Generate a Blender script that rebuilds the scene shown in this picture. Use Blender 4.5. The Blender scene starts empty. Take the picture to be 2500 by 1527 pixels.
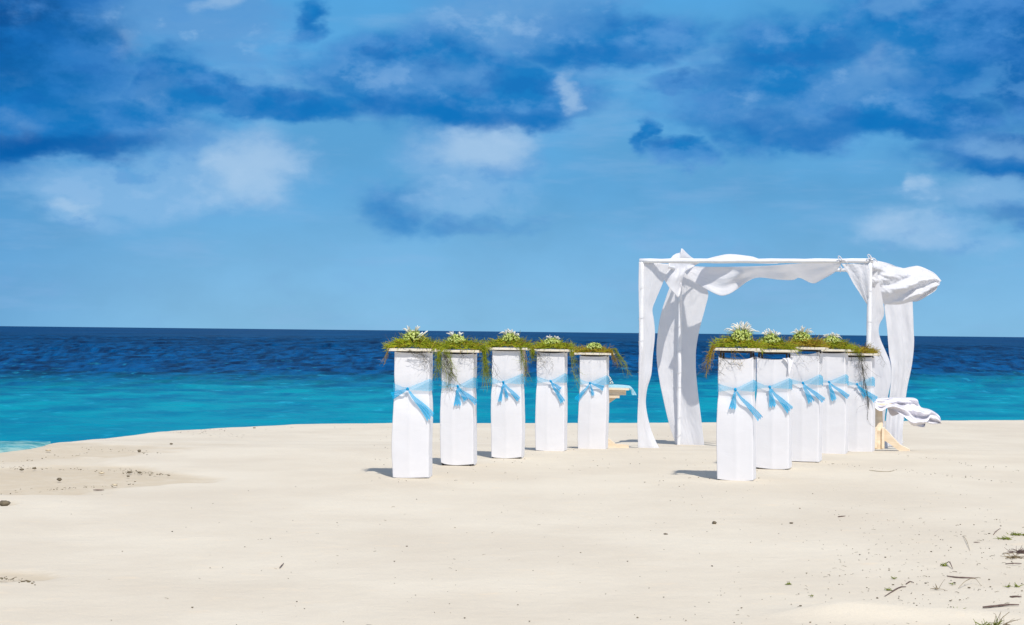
import bpy, math, random
import numpy as np
from mathutils import Vector, Matrix

random.seed(7)
rng = np.random.default_rng(7)
S = bpy.context.scene
COL = S.collection

# ------------------------------------------------------------------ camera
FPX, CX, CY = 3950.0, 1250.0, 763.5          # focal length and centre in pixels of the 2500 px wide photograph
CAMZ = 1.363
cam_d = bpy.data.cameras.new('camera')
cam = bpy.data.objects.new('camera', cam_d)
COL.objects.link(cam)
cam_d.sensor_width = 36.0
cam_d.lens = FPX / 2500.0 * 36.0
cam_d.clip_start = 0.1
cam_d.clip_end = 60000.0
ROLL = math.radians(0.62)
PITCH = math.atan(46.5 / FPX)
RM = Matrix.Rotation(math.pi / 2 + PITCH, 3, 'X') @ Matrix.Rotation(ROLL, 3, 'Z')
cam.matrix_world = Matrix.Translation((0, 0, CAMZ)) @ RM.to_4x4()
S.camera = cam


def ray(px, py):
    return RM @ Vector(((px - CX) / FPX, (CY - py) / FPX, -1.0))


def W(px, py, Y):
    """Surveying helper: the place at depth Y metres seen at photo pixel px, py."""
    d = ray(px, py)
    k = Y / d.y
    return Vector((d.x * k, Y, CAMZ + d.z * k))


def lin(r, g, b):
    def f(c):
        c /= 255.0
        return c / 12.92 if c <= 0.04045 else ((c + 0.055) / 1.055) ** 2.4
    return (f(r), f(g), f(b))


# ------------------------------------------------------------------ sun
SUN_EL = math.radians(57)
SUN_AZ = math.radians(19)                     # behind the camera, to the right
to_sun = Vector((math.sin(SUN_AZ) * math.cos(SUN_EL), -math.cos(SUN_AZ) * math.cos(SUN_EL), math.sin(SUN_EL)))
sun_d = bpy.data.lights.new('sun', 'SUN')
sun_d.energy = 4.2
sun_d.angle = math.radians(0.55)
sun_d.color = (1.0, 0.955, 0.885)
sun = bpy.data.objects.new('sun', sun_d)
COL.objects.link(sun)
sun.rotation_euler = (-to_sun).to_track_quat('-Z', 'Y').to_euler()

S.view_settings.view_transform = 'Standard'
S.view_settings.look = 'None'
S.view_settings.exposure = 0.0
S.view_settings.gamma = 1.0
S.view_settings.use_curve_mapping = False

# ------------------------------------------------------------------ world (sky with clouds)
world = bpy.data.worlds.new('World')
S.world = world
world.use_nodes = True
nt = world.node_tree
nt.nodes.clear()


class NB:
    """Small node-graph writer."""
    def __init__(self, nt):
        self.nt = nt

    def n(self, t, **kw):
        nd = self.nt.nodes.new(t)
        for k, v in kw.items():
            setattr(nd, k, v)
        return nd

    def put(self, sock, v):
        if isinstance(v, bpy.types.NodeSocket):
            self.nt.links.new(v, sock)
        elif isinstance(v, (tuple, list)) and len(v) == 3 and sock.type == 'RGBA':
            sock.default_value = (*v, 1.0)
        else:
            sock.default_value = v

    def m(self, op, a, b=None, c=None, clamp=False):
        nd = self.n('ShaderNodeMath', operation=op, use_clamp=clamp)
        for i, v in enumerate((a, b, c)):
            if v is not None:
                self.put(nd.inputs[i], v)
        return nd.outputs[0]

    def vm(self, op, a, b=None, out=0):
        nd = self.n('ShaderNodeVectorMath', operation=op)
        self.put(nd.inputs[0], a)
        if b is not None:
            self.put(nd.inputs[1], b)
        return nd.outputs[out]

    def mr(self, v, a, b, c=0.0, d=1.0, smooth=True):
        nd = self.n('ShaderNodeMapRange', interpolation_type='SMOOTHSTEP' if smooth else 'LINEAR')
        for i, x in enumerate((v, a, b, c, d)):
            self.put(nd.inputs[i], x)
        return nd.outputs[0]

    def mix(self, f, a, b, mode='MIX'):
        nd = self.n('ShaderNodeMix', data_type='RGBA', blend_type=mode)
        self.put(nd.inputs[0], f)
        self.put(nd.inputs[6], a)
        self.put(nd.inputs[7], b)
        return nd.outputs[2]

    def noise(self, vec, scale, detail=4, rough=0.5, out=0, dist=0.0):
        nd = self.n('ShaderNodeTexNoise')
        if vec is not None:
            self.put(nd.inputs['Vector'], vec)
        nd.inputs['Scale'].default_value = scale
        nd.inputs['Detail'].default_value = detail
        nd.inputs['Roughness'].default_value = rough
        nd.inputs['Distortion'].default_value = dist
        return nd.outputs[out]

    def ramp(self, f, stops):
        nd = self.n('ShaderNodeValToRGB')
        self.put(nd.inputs[0], f)
        e = nd.color_ramp.elements
        while len(e) < len(stops):
            e.new(0.5)
        for k, (p, c) in enumerate(stops):
            e[k].position = p
            e[k].color = (*c, 1.0)
        return nd.outputs[0]

    def comb(self, x, y, z):
        nd = self.n('ShaderNodeCombineXYZ')
        for i, v in enumerate((x, y, z)):
            self.put(nd.inputs[i], v)
        return nd.outputs[0]


b = NB(nt)
tc = b.n('ShaderNodeTexCoord')
sep = b.n('ShaderNodeSeparateXYZ')
nt.links.new(tc.outputs['Generated'], sep.inputs[0])
az = b.m('ARCTAN2', sep.outputs[0], sep.outputs[1])
el = b.m('ARCSINE', sep.outputs[2])
P = b.comb(az, el, 0.0)
Pn = b.comb(az, b.m('MULTIPLY', el, 1.7), 0.37)      # noise space, clouds wider than tall


def sky_ang(zx, zy):
    """azimuth and elevation of a place in the sky, read off the photograph (2464 px wide view)"""
    d = ray(zx * 1.0146, zy * 1.0146).normalized()
    return math.atan2(d.x, d.y), math.asin(d.z)


w1 = b.vm('MULTIPLY', b.vm('SUBTRACT', b.noise(Pn, 10.0, 6, 0.55, out=1), (0.5, 0.5, 0.5)), (0.07, 0.045, 0.0))
PW = b.vm('ADD', P, w1)
w2 = b.vm('MULTIPLY', b.vm('SUBTRACT', b.noise(Pn, 40.0, 4, 0.55, out=1), (0.5, 0.5, 0.5)), (0.022, 0.016, 0.0))
PW = b.vm('ADD', PW, w2)
N1 = b.noise(Pn, 17.0, 8, 0.58)
N1u = b.noise(b.vm('ADD', Pn, (-0.004, 0.016, 0.0)), 17.0, 8, 0.58)
emb = b.m('SUBTRACT', N1, N1u)                      # >0 where the cloud thins upward: its lit top
N4 = b.noise(b.vm('ADD', Pn, (5.5, 4.1, 0.0)), 26.0, 7, 0.6)
N2 = b.noise(b.vm('ADD', Pn, (3.1, 1.7, 0.0)), 9.0, 6, 0.55)
N3 = b.noise(b.vm('MULTIPLY', Pn, (0.45, 1.5, 1.0)), 20.0, 5, 0.6)


def blobs(lst):
    tot = None
    for (x0, y0, x1, y1, k) in lst:
        a0, e0 = sky_ang(x0, y0)
        a1, e1 = sky_ang(x1, y1)
        c = ((a0 + a1) / 2, (e0 + e1) / 2, 0.0)
        r = (2.0 / abs(a1 - a0), 2.0 / abs(e1 - e0), 0.0)
        d = b.vm('MULTIPLY', b.vm('SUBTRACT', PW, c), r)
        ln = b.vm('LENGTH', d, out=1)
        v = b.mr(ln, 0.15, 1.55, k, 0.0)
        tot = v if tot is None else b.m('MAXIMUM', tot, v)
    return tot


dark = blobs([
    (-500, -250, 330, 380, 1.25), (-300, 180, 470, 400, 1.1), (250, 110, 540, 300, 1.0),
    (300, 180, 900, 300, 0.95), (760, 60, 1260, 310, 1.05), (850, 150, 1420, 290, 1.15),
    (1200, 20, 1690, 180, 1.0), (700, -40, 810, 110, 0.85), (1720, 30, 2500, 250, 1.1),
    (1640, 190, 2420, 345, 1.15), (1530, 285, 1600, 380, 0.75), (1560, 320, 1750, 390, 0.8),
    (2180, 300, 2800, 440, 1.0), (2300, -100, 2900, 260, 1.2), (880, 440, 1100, 570, 0.42),
    (2350, 470, 2900, 545, 0.6), (1560, 180, 1760, 250, 0.7), (2000, -60, 2500, 100, 1.0),
    (940, 500, 1300, 560, 0.35)])
under = blobs([
    (820, 225, 1440, 300, 1.0), (1740, 270, 2330, 350, 1.0), (-200, 290, 470, 410, 0.9), (420, 215, 900, 300, 0.8),
    (1180, 110, 1640, 180, 0.8), (300, 130, 480, 260, 0.5), (1700, 90, 1850, 260, 0.8), (2240, 380, 2600, 440, 0.9), (2100, 130, 2420, 240, 0.6),
    (560, 470, 700, 520, 0.3), (930, 470, 1080, 560, 0.3)])
light = blobs([
    (30, 390, 560, 530, 1.1), (340, 310, 740, 520, 1.2), (80, 485, 340, 560, 0.85),
    (950, 285, 1320, 460, 1.15), (980, 380, 1300, 520, 0.8), (230, -60, 740, 150, 1.05), (430, 90, 720, 200, 0.7),
    (1000, -120, 1560, 130, 0.85), (1330, 180, 1410, 275, 0.8), (2060, 515, 2440, 600, 0.85),
    (2160, 430, 2250, 510, 0.8), (2030, 80, 2220, 260, 0.9), (2060, -30, 2260, 40, 0.9),
    (2230, 315, 2600, 410, 0.7), (2220, 430, 2600, 520, 0.7), (1660, 240, 2100, 330, 0.45),
    (800, 130, 1200, 240, 0.5), (1980, 30, 2120, 330, 0.45), (280, 160, 470, 260, 0.5)])
bright = blobs([
    (500, 310, 710, 510, 1.15), (1010, 285, 1300, 410, 1.15), (1340, 180, 1405, 260, 0.9),
    (120, 485, 250, 530, 0.8), (2070, 515, 2300, 590, 0.7), (2170, 435, 2230, 500, 0.8),
    (430, 0, 540, 60, 0.7), (240, 60, 360, 140, 0.5), (2080, 80, 2180, 180, 0.45), (1100, -60, 1400, 90, 0.3)])
# beyond the photograph's frame the cloud cover goes on
out_m = b.m('MAXIMUM', b.mr(b.m('ABSOLUTE', az), 0.36, 0.5), b.mr(el, 0.25, 0.36))
gen = b.m('MULTIPLY', b.mr(N2, 0.50, 0.66), out_m)
fill_cloud = b.m('MULTIPLY', b.mr(b.noise(b.vm('MULTIPLY', tc.outputs['Generated'], (1.0, 1.0, 1.6)), 3.2, 6, 0.6), 0.40, 0.58), b.m('MAXIMUM', b.mr(b.m('ABSOLUTE', az), 0.55, 0.9), b.mr(el, 0.32, 0.5)))  # unseen pale cloud, added to lighten the shadows with neutral fill
dark = b.m('MAXIMUM', dark, gen)
light = b.m('MAXIMUM', light, b.m('MULTIPLY', b.mr(b.noise(b.vm('ADD', Pn, (7.3, 2.2, 0.4)), 10.0, 6, 0.6), 0.5, 0.66), out_m))


def shape(mask, amp, lo, hi):
    t = b.m('ADD', mask, b.m('ADD', b.m('MULTIPLY', b.m('SUBTRACT', N1, 0.5), amp), b.m('MULTIPLY', b.m('SUBTRACT', N4, 0.5), amp * 0.45)))
    return b.mr(t, lo, hi)


dark_m = shape(dark, 0.80, 0.0, 0.66)
light_m = shape(light, 0.9, 0.0, 0.90)
bright_m = shape(bright, 1.1, 0.0, 1.25)
faint = b.m('MULTIPLY', b.mr(N3, 0.48, 0.68), 0.28)

stn = b.n('ShaderNodeTexSky', sky_type='NISHITA')
stn.sun_disc = False
stn.sun_elevation = SUN_EL
stn.sun_rotation = math.pi - SUN_AZ
stn.air_density = 1.0
stn.dust_density = 0.6
stn.ozone_density = 2.0
nish = b.vm('MULTIPLY', stn.outputs[0], (0.1, 0.1, 0.1))
elr = b.m('DIVIDE', el, math.pi / 2)
grad = b.ramp(elr, [(0.0, lin(126, 190, 232)), (0.018, lin(112, 180, 228)), (0.055, lin(80, 160, 216)),
                    (0.10, lin(84, 168, 226)), (0.16, lin(66, 156, 220)), (0.45, lin(55, 130, 205)), (1.0, lin(40, 100, 180))])
base = b.mix(0.10, grad, nish)
side = b.mr(b.m('MULTIPLY', b.m('SINE', az), -1.0), 0.14, 0.42)     # lens darkening toward the left, painted into the clear sky colour
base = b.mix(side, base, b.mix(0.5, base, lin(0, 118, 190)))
wob = b.mr(N2, 0.3, 0.7, 0.93, 1.05)
base = b.mix(1.0, base, b.comb(wob, wob, wob), 'MULTIPLY')
base = b.mix(faint, base, lin(142, 184, 228))
# cloud colours: shaded underside blue, body blue-lavender, sunlit rim pale
left_dk = b.mr(az, -0.33, -0.17)
dcol = b.mix(b.mr(N4, 0.40, 0.64), lin(14, 120, 194), lin(70, 138, 206))
dcol = b.mix(left_dk, b.mix(b.mr(el, 0.09, 0.2), lin(0, 118, 196), b.mix(b.mr(N4, 0.38, 0.66), lin(0, 66, 138), lin(8, 104, 184))), dcol)
dcol = b.mix(b.m('MULTIPLY', b.mr(az, 0.22, 0.33), 0.7), dcol, b.mix(b.mr(N4, 0.38, 0.66), lin(4, 84, 164), lin(52, 124, 200)))
dcol = b.mix(b.m('MULTIPLY', b.mr(emb, 0.01, 0.14), b.mr(az, -0.30, -0.12, 0.12, 0.42)), dcol, lin(96, 160, 220))
dcol = b.mix(b.m('MULTIPLY', b.mr(emb, -0.01, -0.12), 0.45), dcol, lin(4, 100, 180))
lcol = b.mix(b.mr(el, 0.07, 0.16), lin(134, 184, 228), lin(94, 154, 212))
lcol = b.mix(b.m('MULTIPLY', b.mr(emb, -0.02, -0.14), 0.5), lcol, lin(84, 148, 212))
lcol = b.mix(b.m('MULTIPLY', b.mr(emb, 0.02, 0.14), 0.4), lcol, lin(160, 198, 236))
c1 = b.mix(b.m('MULTIPLY', dark_m, 0.93), base, dcol)
c2 = b.mix(b.m('MULTIPLY', light_m, 0.80), c1, lcol)
under_m = shape(under, 0.8, 0.15, 1.0)
ucol = b.mix(b.mr(az, -0.30, -0.15), lin(0, 84, 160), lin(10, 112, 188))
c2 = b.mix(b.m('MULTIPLY', under_m, 0.72), c2, ucol)
c3 = b.mix(b.m('MULTIPLY', bright_m, 0.62), c2, lin(178, 208, 236))
c3 = b.mix(b.m('MULTIPLY', fill_cloud, 0.8), c3, (0.72, 0.74, 0.82))
bg = b.n('ShaderNodeBackground')
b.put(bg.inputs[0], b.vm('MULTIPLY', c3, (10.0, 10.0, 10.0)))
bg.inputs[1].default_value = 0.1
wo = b.n('ShaderNodeOutputWorld')
nt.links.new(bg.outputs[0], wo.inputs[0])


# ------------------------------------------------------------------ materials
def new_mat(name):
    m = bpy.data.materials.new(name)
    m.use_nodes = True
    m.node_tree.nodes.clear()
    bb = NB(m.node_tree)
    out = bb.n('ShaderNodeOutputMaterial')
    return m, bb, out


def principled(bb, col, rough=0.7, spec=0.3, normal=None, sheen=0.0):
    p = bb.n('ShaderNodeBsdfPrincipled')
    bb.put(p.inputs['Base Color'], col)
    bb.put(p.inputs['Roughness'], rough)
    bb.put(p.inputs['Specular IOR Level'], spec)
    if normal is not None:
        bb.put(p.inputs['Normal'], normal)
    if sheen:
        p.inputs['Sheen Weight'].default_value = sheen
    return p


def bump(bb, h, strength=0.3, dist=0.01):
    nd = bb.n('ShaderNodeBump')
    bb.put(nd.inputs['Height'], h)
    nd.inputs['Strength'].default_value = strength
    nd.inputs['Distance'].default_value = dist
    return nd.outputs[0]


def obj_co(bb):
    return bb.n('ShaderNodeTexCoord').outputs['Object']


def cloth_mat(name, col, transl=0.2, rough=0.85, spec=0.15, wr=1.0, alpha=None):
    m, bb, out = new_mat(name)
    co = obj_co(bb)
    c = bb.noise(co, 3.0, 4, 0.5)
    colv = bb.mix(bb.mr(c, 0.3, 0.7), tuple(x * 0.965 for x in col), col)
    h = bb.m('ADD', bb.noise(bb.vm('MULTIPLY', co, (5.0, 5.0, 1.6)), 1.0, 4, 0.5, dist=0.6),
             bb.m('MULTIPLY', bb.mr(bb.noise(bb.vm('MULTIPLY', co, (2.2, 2.2, 7.0)), 1.0, 3, 0.5, dist=1.2), 0.47, 0.53), 0.10))
    nb = bump(bb, h, 0.35 * wr, 0.02)
    p = principled(bb, colv, rough, spec, nb, 0.1)
    t = bb.n('ShaderNodeBsdfTranslucent')
    bb.put(t.inputs[0], colv)
    mx = bb.n('ShaderNodeMixShader')
    mx.inputs[0].default_value = transl
    bb.nt.links.new(p.outputs[0], mx.inputs[1])
    bb.nt.links.new(t.outputs[0], mx.inputs[2])
    last = mx.outputs[0]
    if alpha is not None:
        tr = bb.n('ShaderNodeBsdfTransparent')
        mx2 = bb.n('ShaderNodeMixShader')
        lw = bb.n('ShaderNodeLayerWeight')
        lw.inputs[0].default_value = 0.35
        bb.put(mx2.inputs[0], bb.mr(lw.outputs['Facing'], 0.0, 1.0, alpha, min(1.0, alpha + 0.35), False))
        bb.nt.links.new(tr.outputs[0], mx2.inputs[1])
        bb.nt.links.new(last, mx2.inputs[2])
        last = mx2.outputs[0]
    bb.nt.links.new(last, out.inputs[0])
    return m


M = {}
M['cover'] = cloth_mat('cover_cloth', (0.86, 0.85, 0.87), 0.12, wr=0.55)
M['runner'] = cloth_mat('pale_blue_runner', lin(190, 232, 245), 0.4, wr=0.4, alpha=0.85)
M['drape'] = cloth_mat('drape_cloth', (0.88, 0.875, 0.89), 0.48, wr=0.6)
M['satin'] = cloth_mat('satin_cloth', (0.80, 0.78, 0.83), 0.1, rough=0.28, spec=0.9, wr=0.5)
M['tulle'] = cloth_mat('blue_tulle', lin(52, 196, 238), 0.35, wr=0.05, alpha=0.36)
M['tulle_gathered'] = cloth_mat('blue_tulle_gathered', lin(24, 190, 236), 0.4, wr=0.4, alpha=0.68)


def simple(name, c1, c2, scale, rough=0.7, spec=0.3, bs=0.3, bd=0.005, stretch=(1, 1, 1), island=0.0, transl=0.0):
    m, bb, out = new_mat(name)
    co = bb.vm('MULTIPLY', obj_co(bb), tuple(float(x) for x in stretch))
    f = bb.noise(co, scale, 5, 0.6)
    fac = bb.mr(f, 0.32, 0.68)
    if island:
        g = bb.n('ShaderNodeNewGeometry')
        fac = bb.m('ADD', bb.m('MULTIPLY', fac, 1 - island), bb.m('MULTIPLY', g.outputs['Random Per Island'], island))
    col = bb.mix(fac, c1, c2)
    p = principled(bb, col, rough, spec, bump(bb, f, bs, bd))
    last = p.outputs[0]
    if transl:
        t = bb.n('ShaderNodeBsdfTranslucent')
        bb.put(t.inputs[0], col)
        mx = bb.n('ShaderNodeMixShader')
        mx.inputs[0].default_value = transl
        bb.nt.links.new(last, mx.inputs[1])
        bb.nt.links.new(t.outputs[0], mx.inputs[2])
        last = mx.outputs[0]
    bb.nt.links.new(last, out.inputs[0])
    return m


M['board'] = simple('cream_painted_wood', (0.74, 0.65, 0.50), (0.84, 0.78, 0.66), 9.0, 0.6, 0.3, 0.4, 0.003, (1, 1, 8))
M['cream'] = simple('cream_table_paint', (0.78, 0.63, 0.45), (0.86, 0.73, 0.56), 6.0, 0.5, 0.35, 0.2, 0.003, (1, 1, 5))
M['metal'] = simple('dark_painted_metal', (0.015, 0.014, 0.014), (0.05, 0.035, 0.03), 30.0, 0.5, 0.4)
M['pole'] = simple('white_painted_pole', (0.76, 0.76, 0.78), (0.84, 0.84, 0.85), 7.0, 0.45, 0.4, 0.3, 0.004)
M['vine_green'] = simple('green_vine', (0.09, 0.15, 0.004), (0.56, 0.60, 0.025), 16.0, 0.65, 0.25, island=0.65, transl=0.15)
M['vine_brown'] = simple('ochre_vine', (0.17, 0.085, 0.012), (0.60, 0.45, 0.045), 16.0, 0.7, 0.2, island=0.65, transl=0.1)
M['twig_dark'] = simple('dark_twig', (0.035, 0.035, 0.025), (0.13, 0.11, 0.06), 20.0, 0.8, 0.2, island=0.5)
M['bud'] = simple('lime_bud', (0.42, 0.55, 0.08), (0.74, 0.78, 0.30), 30.0, 0.55, 0.3, island=0.7, transl=0.2)
M['petal'] = simple('white_petal', (0.86, 0.82, 0.74), (0.95, 0.95, 0.88), 20.0, 0.5, 0.3, island=0.5, transl=0.3)
M['stem'] = simple('lily_stem', (0.30, 0.40, 0.03), (0.55, 0.62, 0.15), 20.0, 0.55, 0.3, island=0.5, transl=0.2)
M['driftwood'] = simple('driftwood', (0.07, 0.045, 0.04), (0.20, 0.14, 0.12), 30.0, 0.85, 0.15, 0.6, 0.003, (1, 1, 1), island=0.3)
M['grass'] = simple('beach_grass', (0.10, 0.13, 0.01), (0.35, 0.40, 0.04), 20.0, 0.6, 0.25, island=0.6, transl=0.2)
M['dead_grass'] = simple('dry_grass', (0.14, 0.10, 0.05), (0.36, 0.29, 0.18), 20.0, 0.8, 0.15, island=0.6)
M['rock'] = simple('dark_beach_stone', (0.06, 0.05, 0.035), (0.22, 0.18, 0.12), 18.0, 0.85, 0.2, 0.8, 0.01, island=0.3)
M['coral'] = simple('pale_coral', (0.42, 0.33, 0.20), (0.66, 0.56, 0.40), 18.0, 0.85, 0.2, 0.8, 0.01, island=0.3)
M['leaf_litter'] = simple('leaf_litter', (0.05, 0.04, 0.025), (0.20, 0.16, 0.09), 12.0, 0.85, 0.2, island=0.8)


# ------------------------------------------------------------------ mesh helpers
class MB:
    def __init__(self):
        self.v = []
        self.f = []

    def grid(self, P, closed_u=False):
        nv, nu = P.shape[:2]
        o = len(self.v)
        self.v.extend(map(tuple, P.reshape(-1, 3)))
        for j in range(nv - 1):
            for i in range(nu if closed_u else nu - 1):
                i2 = (i + 1) % nu
                self.f.append((o + j * nu + i, o + j * nu + i2, o + (j + 1) * nu + i2, o + (j + 1) * nu + i))
        return self

    def tube(self, pts, r0, r1=None, sides=3, cap=True):
        r1 = r0 if r1 is None else r1
        pts = [Vector(p) for p in pts]
        n = len(pts)
        o = len(self.v)
        ref = Vector((0.31, 0.22, 0.92))
        for k, p in enumerate(pts):
            t = pts[min(k + 1, n - 1)] - pts[max(k - 1, 0)]
            if t.length < 1e-7:
                t = Vector((0, 0, 1))
            t.normalize()
            a = t.cross(ref)
            if a.length < 1e-3:
                a = t.cross(Vector((1, 0, 0)))
            a.normalize()
            c = t.cross(a)
            rr = r0[k] if isinstance(r0, (list, tuple)) else r0 + (r1 - r0) * k / max(1, n - 1)
            for s in range(sides):
                th = 2 * math.pi * s / sides
                q = p + (a * math.cos(th) + c * math.sin(th)) * rr
                self.v.append((q.x, q.y, q.z))
        for k in range(n - 1):
            for s in range(sides):
                s2 = (s + 1) % sides
                self.f.append((o + k * sides + s, o + k * sides + s2, o + (k + 1) * sides + s2, o + (k + 1) * sides + s))
        if cap and sides > 2:
            self.f.append(tuple(o + s for s in reversed(range(sides))))
            self.f.append(tuple(o + (n - 1) * sides + s for s in range(sides)))
        return self

    def box(self, c, s, rz=0.0, bev=0.0):
        cx, cy, cz = c
        hx, hy, hz = s[0] / 2, s[1] / 2, s[2] / 2
        bv = bev
        prof = [(-hz, bv), (-hz + bv, 0), (hz - bv, 0), (hz, bv)] if bv else [(-hz, 0), (hz, 0)]
        o = len(self.v)
        ca, sa = math.cos(rz), math.sin(rz)
        ring = 8 if bv else 4
        for z, ins in prof:
            x, y = hx - ins, hy - ins
            if bv:
                pts = [(-x + bv, -y), (x - bv, -y), (x, -y + bv), (x, y - bv), (x - bv, y), (-x + bv, y), (-x, y - bv), (-x, -y + bv)]
            else:
                pts = [(-x, -y), (x, -y), (x, y), (-x, y)]
            for px_, py_ in pts:
                self.v.append((cx + px_ * ca - py_ * sa, cy + px_ * sa + py_ * ca, cz + z))
        m = len(prof)
        for k in range(m - 1):
            for s_ in range(ring):
                s2 = (s_ + 1) % ring
                self.f.append((o + k * ring + s_, o + k * ring + s2, o + (k + 1) * ring + s2, o + (k + 1) * ring + s_))
        self.f.append(tuple(o + s_ for s_ in reversed(range(ring))))
        self.f.append(tuple(o + (m - 1) * ring + s_ for s_ in range(ring)))
        return self

    def blob(self, c, r, seg=6, rings=4, jit=0.0, rr=None):
        rr = rr or (1, 1, 1)
        o = len(self.v)
        R = random
        self.v.append((c[0], c[1], c[2] + r * rr[2]))
        for j in range(1, rings):
            ph = math.pi * j / rings
            for i in range(seg):
                th = 2 * math.pi * i / seg + j * 0.3
                k = r * (1 + R.uniform(-jit, jit))
                self.v.append((c[0] + k * rr[0] * math.sin(ph) * math.cos(th), c[1] + k * rr[1] * math.sin(ph) * math.sin(th), c[2] + k * rr[2] * math.cos(ph)))
        self.v.append((c[0], c[1], c[2] - r * rr[2]))
        last = len(self.v) - 1
        for i in range(seg):
            self.f.append((o, o + 1 + i, o + 1 + (i + 1) % seg))
            self.f.append((last, last - seg + (i + 1) % seg, last - seg + i))
        for j in range(rings - 2):
            for i in range(seg):
                a = o + 1 + j * seg
                self.f.append((a + i, a + seg + i, a + seg + (i + 1) % seg, a + (i + 1) % seg))
        return self

    def build(self, name, mat, parent=None, smooth=True, origin=None):
        v = np.array(self.v, dtype=float)
        if origin is not None:
            v = v - np.array(origin)
        me = bpy.data.meshes.new(name)
        me.from_pydata(v.tolist(), [], self.f)
        if smooth:
            me.polygons.foreach_set('use_smooth', [True] * len(me.polygons))
        me.materials.append(mat)
        me.update()
        o = bpy.data.objects.new(name, me)
        COL.objects.link(o)
        if parent is not None:
            o.parent = parent
        if origin is not None and parent is None:
            o.location = origin
        return o


def tag(o, label=None, cat=None, group=None, kind=None):
    if label:
        o['label'] = label
    if cat:
        o['category'] = cat
    if group:
        o['group'] = group
    if kind:
        o['kind'] = kind
    return o


def empty(name, loc, rz=0.0):
    o = bpy.data.objects.new(name, None)
    o.empty_display_size = 0.1
    o.location = loc
    o.rotation_euler = (0, 0, rz)
    COL.objects.link(o)
    return o


def cr(pts, n):
    """Catmull-Rom resample of a polyline into n points (any dimension)."""
    p = np.array([tuple(q) for q in pts], dtype=float)
    if len(p) == 2:
        t = np.linspace(0, 1, n)[:, None]
        return p[0] * (1 - t) + p[1] * t
    seg = np.linalg.norm(np.diff(p, axis=0), axis=1) + 1e-9
    cum = np.concatenate([[0], np.cumsum(seg)]) / seg.sum()
    t = np.linspace(0, 1, n)
    idx = np.clip(np.searchsorted(cum, t, side='right') - 1, 0, len(p) - 2)
    lt = ((t - cum[idx]) / (cum[idx + 1] - cum[idx]))[:, None]
    pe = np.vstack([2 * p[0] - p[1], p, 2 * p[-1] - p[-2]])
    a, b_, c, d = pe[idx], pe[idx + 1], pe[idx + 2], pe[idx + 3]
    return 0.5 * ((2 * b_) + (c - a) * lt + (2 * a - 5 * b_ + 4 * c - d) * lt ** 2 + (3 * b_ - a - 3 * c + d) * lt ** 3)


_VN = {}


def vnoise(x, y, seed=0):
    """smooth value noise"""
    if seed not in _VN:
        _VN[seed] = np.random.default_rng(seed).random((256, 256))
    r = _VN[seed]
    xi, yi = np.floor(x).astype(int), np.floor(y).astype(int)
    fx, fy = x - xi, y - yi
    fx, fy = fx * fx * (3 - 2 * fx), fy * fy * (3 - 2 * fy)
    g = lambda i, j: r[i & 255, j & 255]
    return (g(xi, yi) * (1 - fx) + g(xi + 1, yi) * fx) * (1 - fy) + (g(xi, yi + 1) * (1 - fx) + g(xi + 1, yi + 1) * fx) * fy


def fbm(x, y, seed=0, octv=4, gain=0.5):
    t, a, s = 0, 1.0, 0
    for o in range(octv):
        t = t + a * vnoise(x * 2 ** o + 17.3 * o, y * 2 ** o - 9.1 * o, seed + o)
        s += a
        a *= gain
    return t / s - 0.5


# ------------------------------------------------------------------ terrain
PROF_Y = np.array([-400, 12, 18.6, 19.8, 21.0, 23.7, 27, 31, 36, 60, 400.0])
PROF_Z = np.array([0.6, 0.02, 0.0, -0.045, -0.12, -0.27, -0.33, -0.38, -0.42, -0.6, -1.0])


def base_z(y):
    return np.interp(y, PROF_Y, PROF_Z)


crest = []
for zx, zy in [(0, 1103), (110, 1089), (250, 1072), (400, 1053), (560, 1044), (720, 1037), (960, 1034), (1200, 1034), (1500, 1033), (1900, 1030), (2500, 1026)]:
    Y = 20.0
    for _ in range(60):
        p = W(zx, zy, Y)
        # move along the ray until it meets the base profile
        Y *= (CAMZ - float(base_z(Y))) / (CAMZ - p.z)
        Y = min(max(Y, 5), 80)
    p = W(zx, zy, Y)
    crest.append((p.x, p.y))
crest = [(-45, -70), (-14, -12), (-8.6, 5), (-6.9, 12)] + crest + [(16, 37), (40, 48), (120, 80), (420, 160)]
CR = np.array(crest)


def crest_s(x, y):
    """signed distance to the berm crest, positive on the sea side"""
    x = np.asarray(x, float)
    y = np.asarray(y, float)
    best = np.full(x.shape, 1e9)
    sgn = np.ones(x.shape)
    for k in range(len(CR) - 1):
        a, c = CR[k], CR[k + 1]
        d = c - a
        L2 = d @ d
        t = np.clip(((x - a[0]) * d[0] + (y - a[1]) * d[1]) / L2, 0, 1)
        qx, qy = a[0] + t * d[0], a[1] + t * d[1]
        dist = np.hypot(x - qx, y - qy)
        side = d[0] * (y - a[1]) - d[1] * (x - a[0])     # >0 : left of the direction = sea
        m = dist < best
        best = np.where(m, dist, best)
        sgn = np.where(m, np.sign(side), sgn)
    return best * sgn


SEA_Z = -0.78


def ground_z(x, y, fine=True):
    x = np.asarray(x, float)
    y = np.asarray(y, float)
    z = base_z(y)
    s = crest_s(x, y)
    drop = np.where(s > 0, 0.34 * s * np.clip(s / 0.5, 0.25, 1), 0)
    z = z - np.minimum(drop, 4.0)
    z = z + 0.022 * fbm(x * 0.35, y * 0.35, 3, 3) + 0.006 * fbm(x * 1.5, y * 1.5, 9, 3)
    return z



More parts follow.
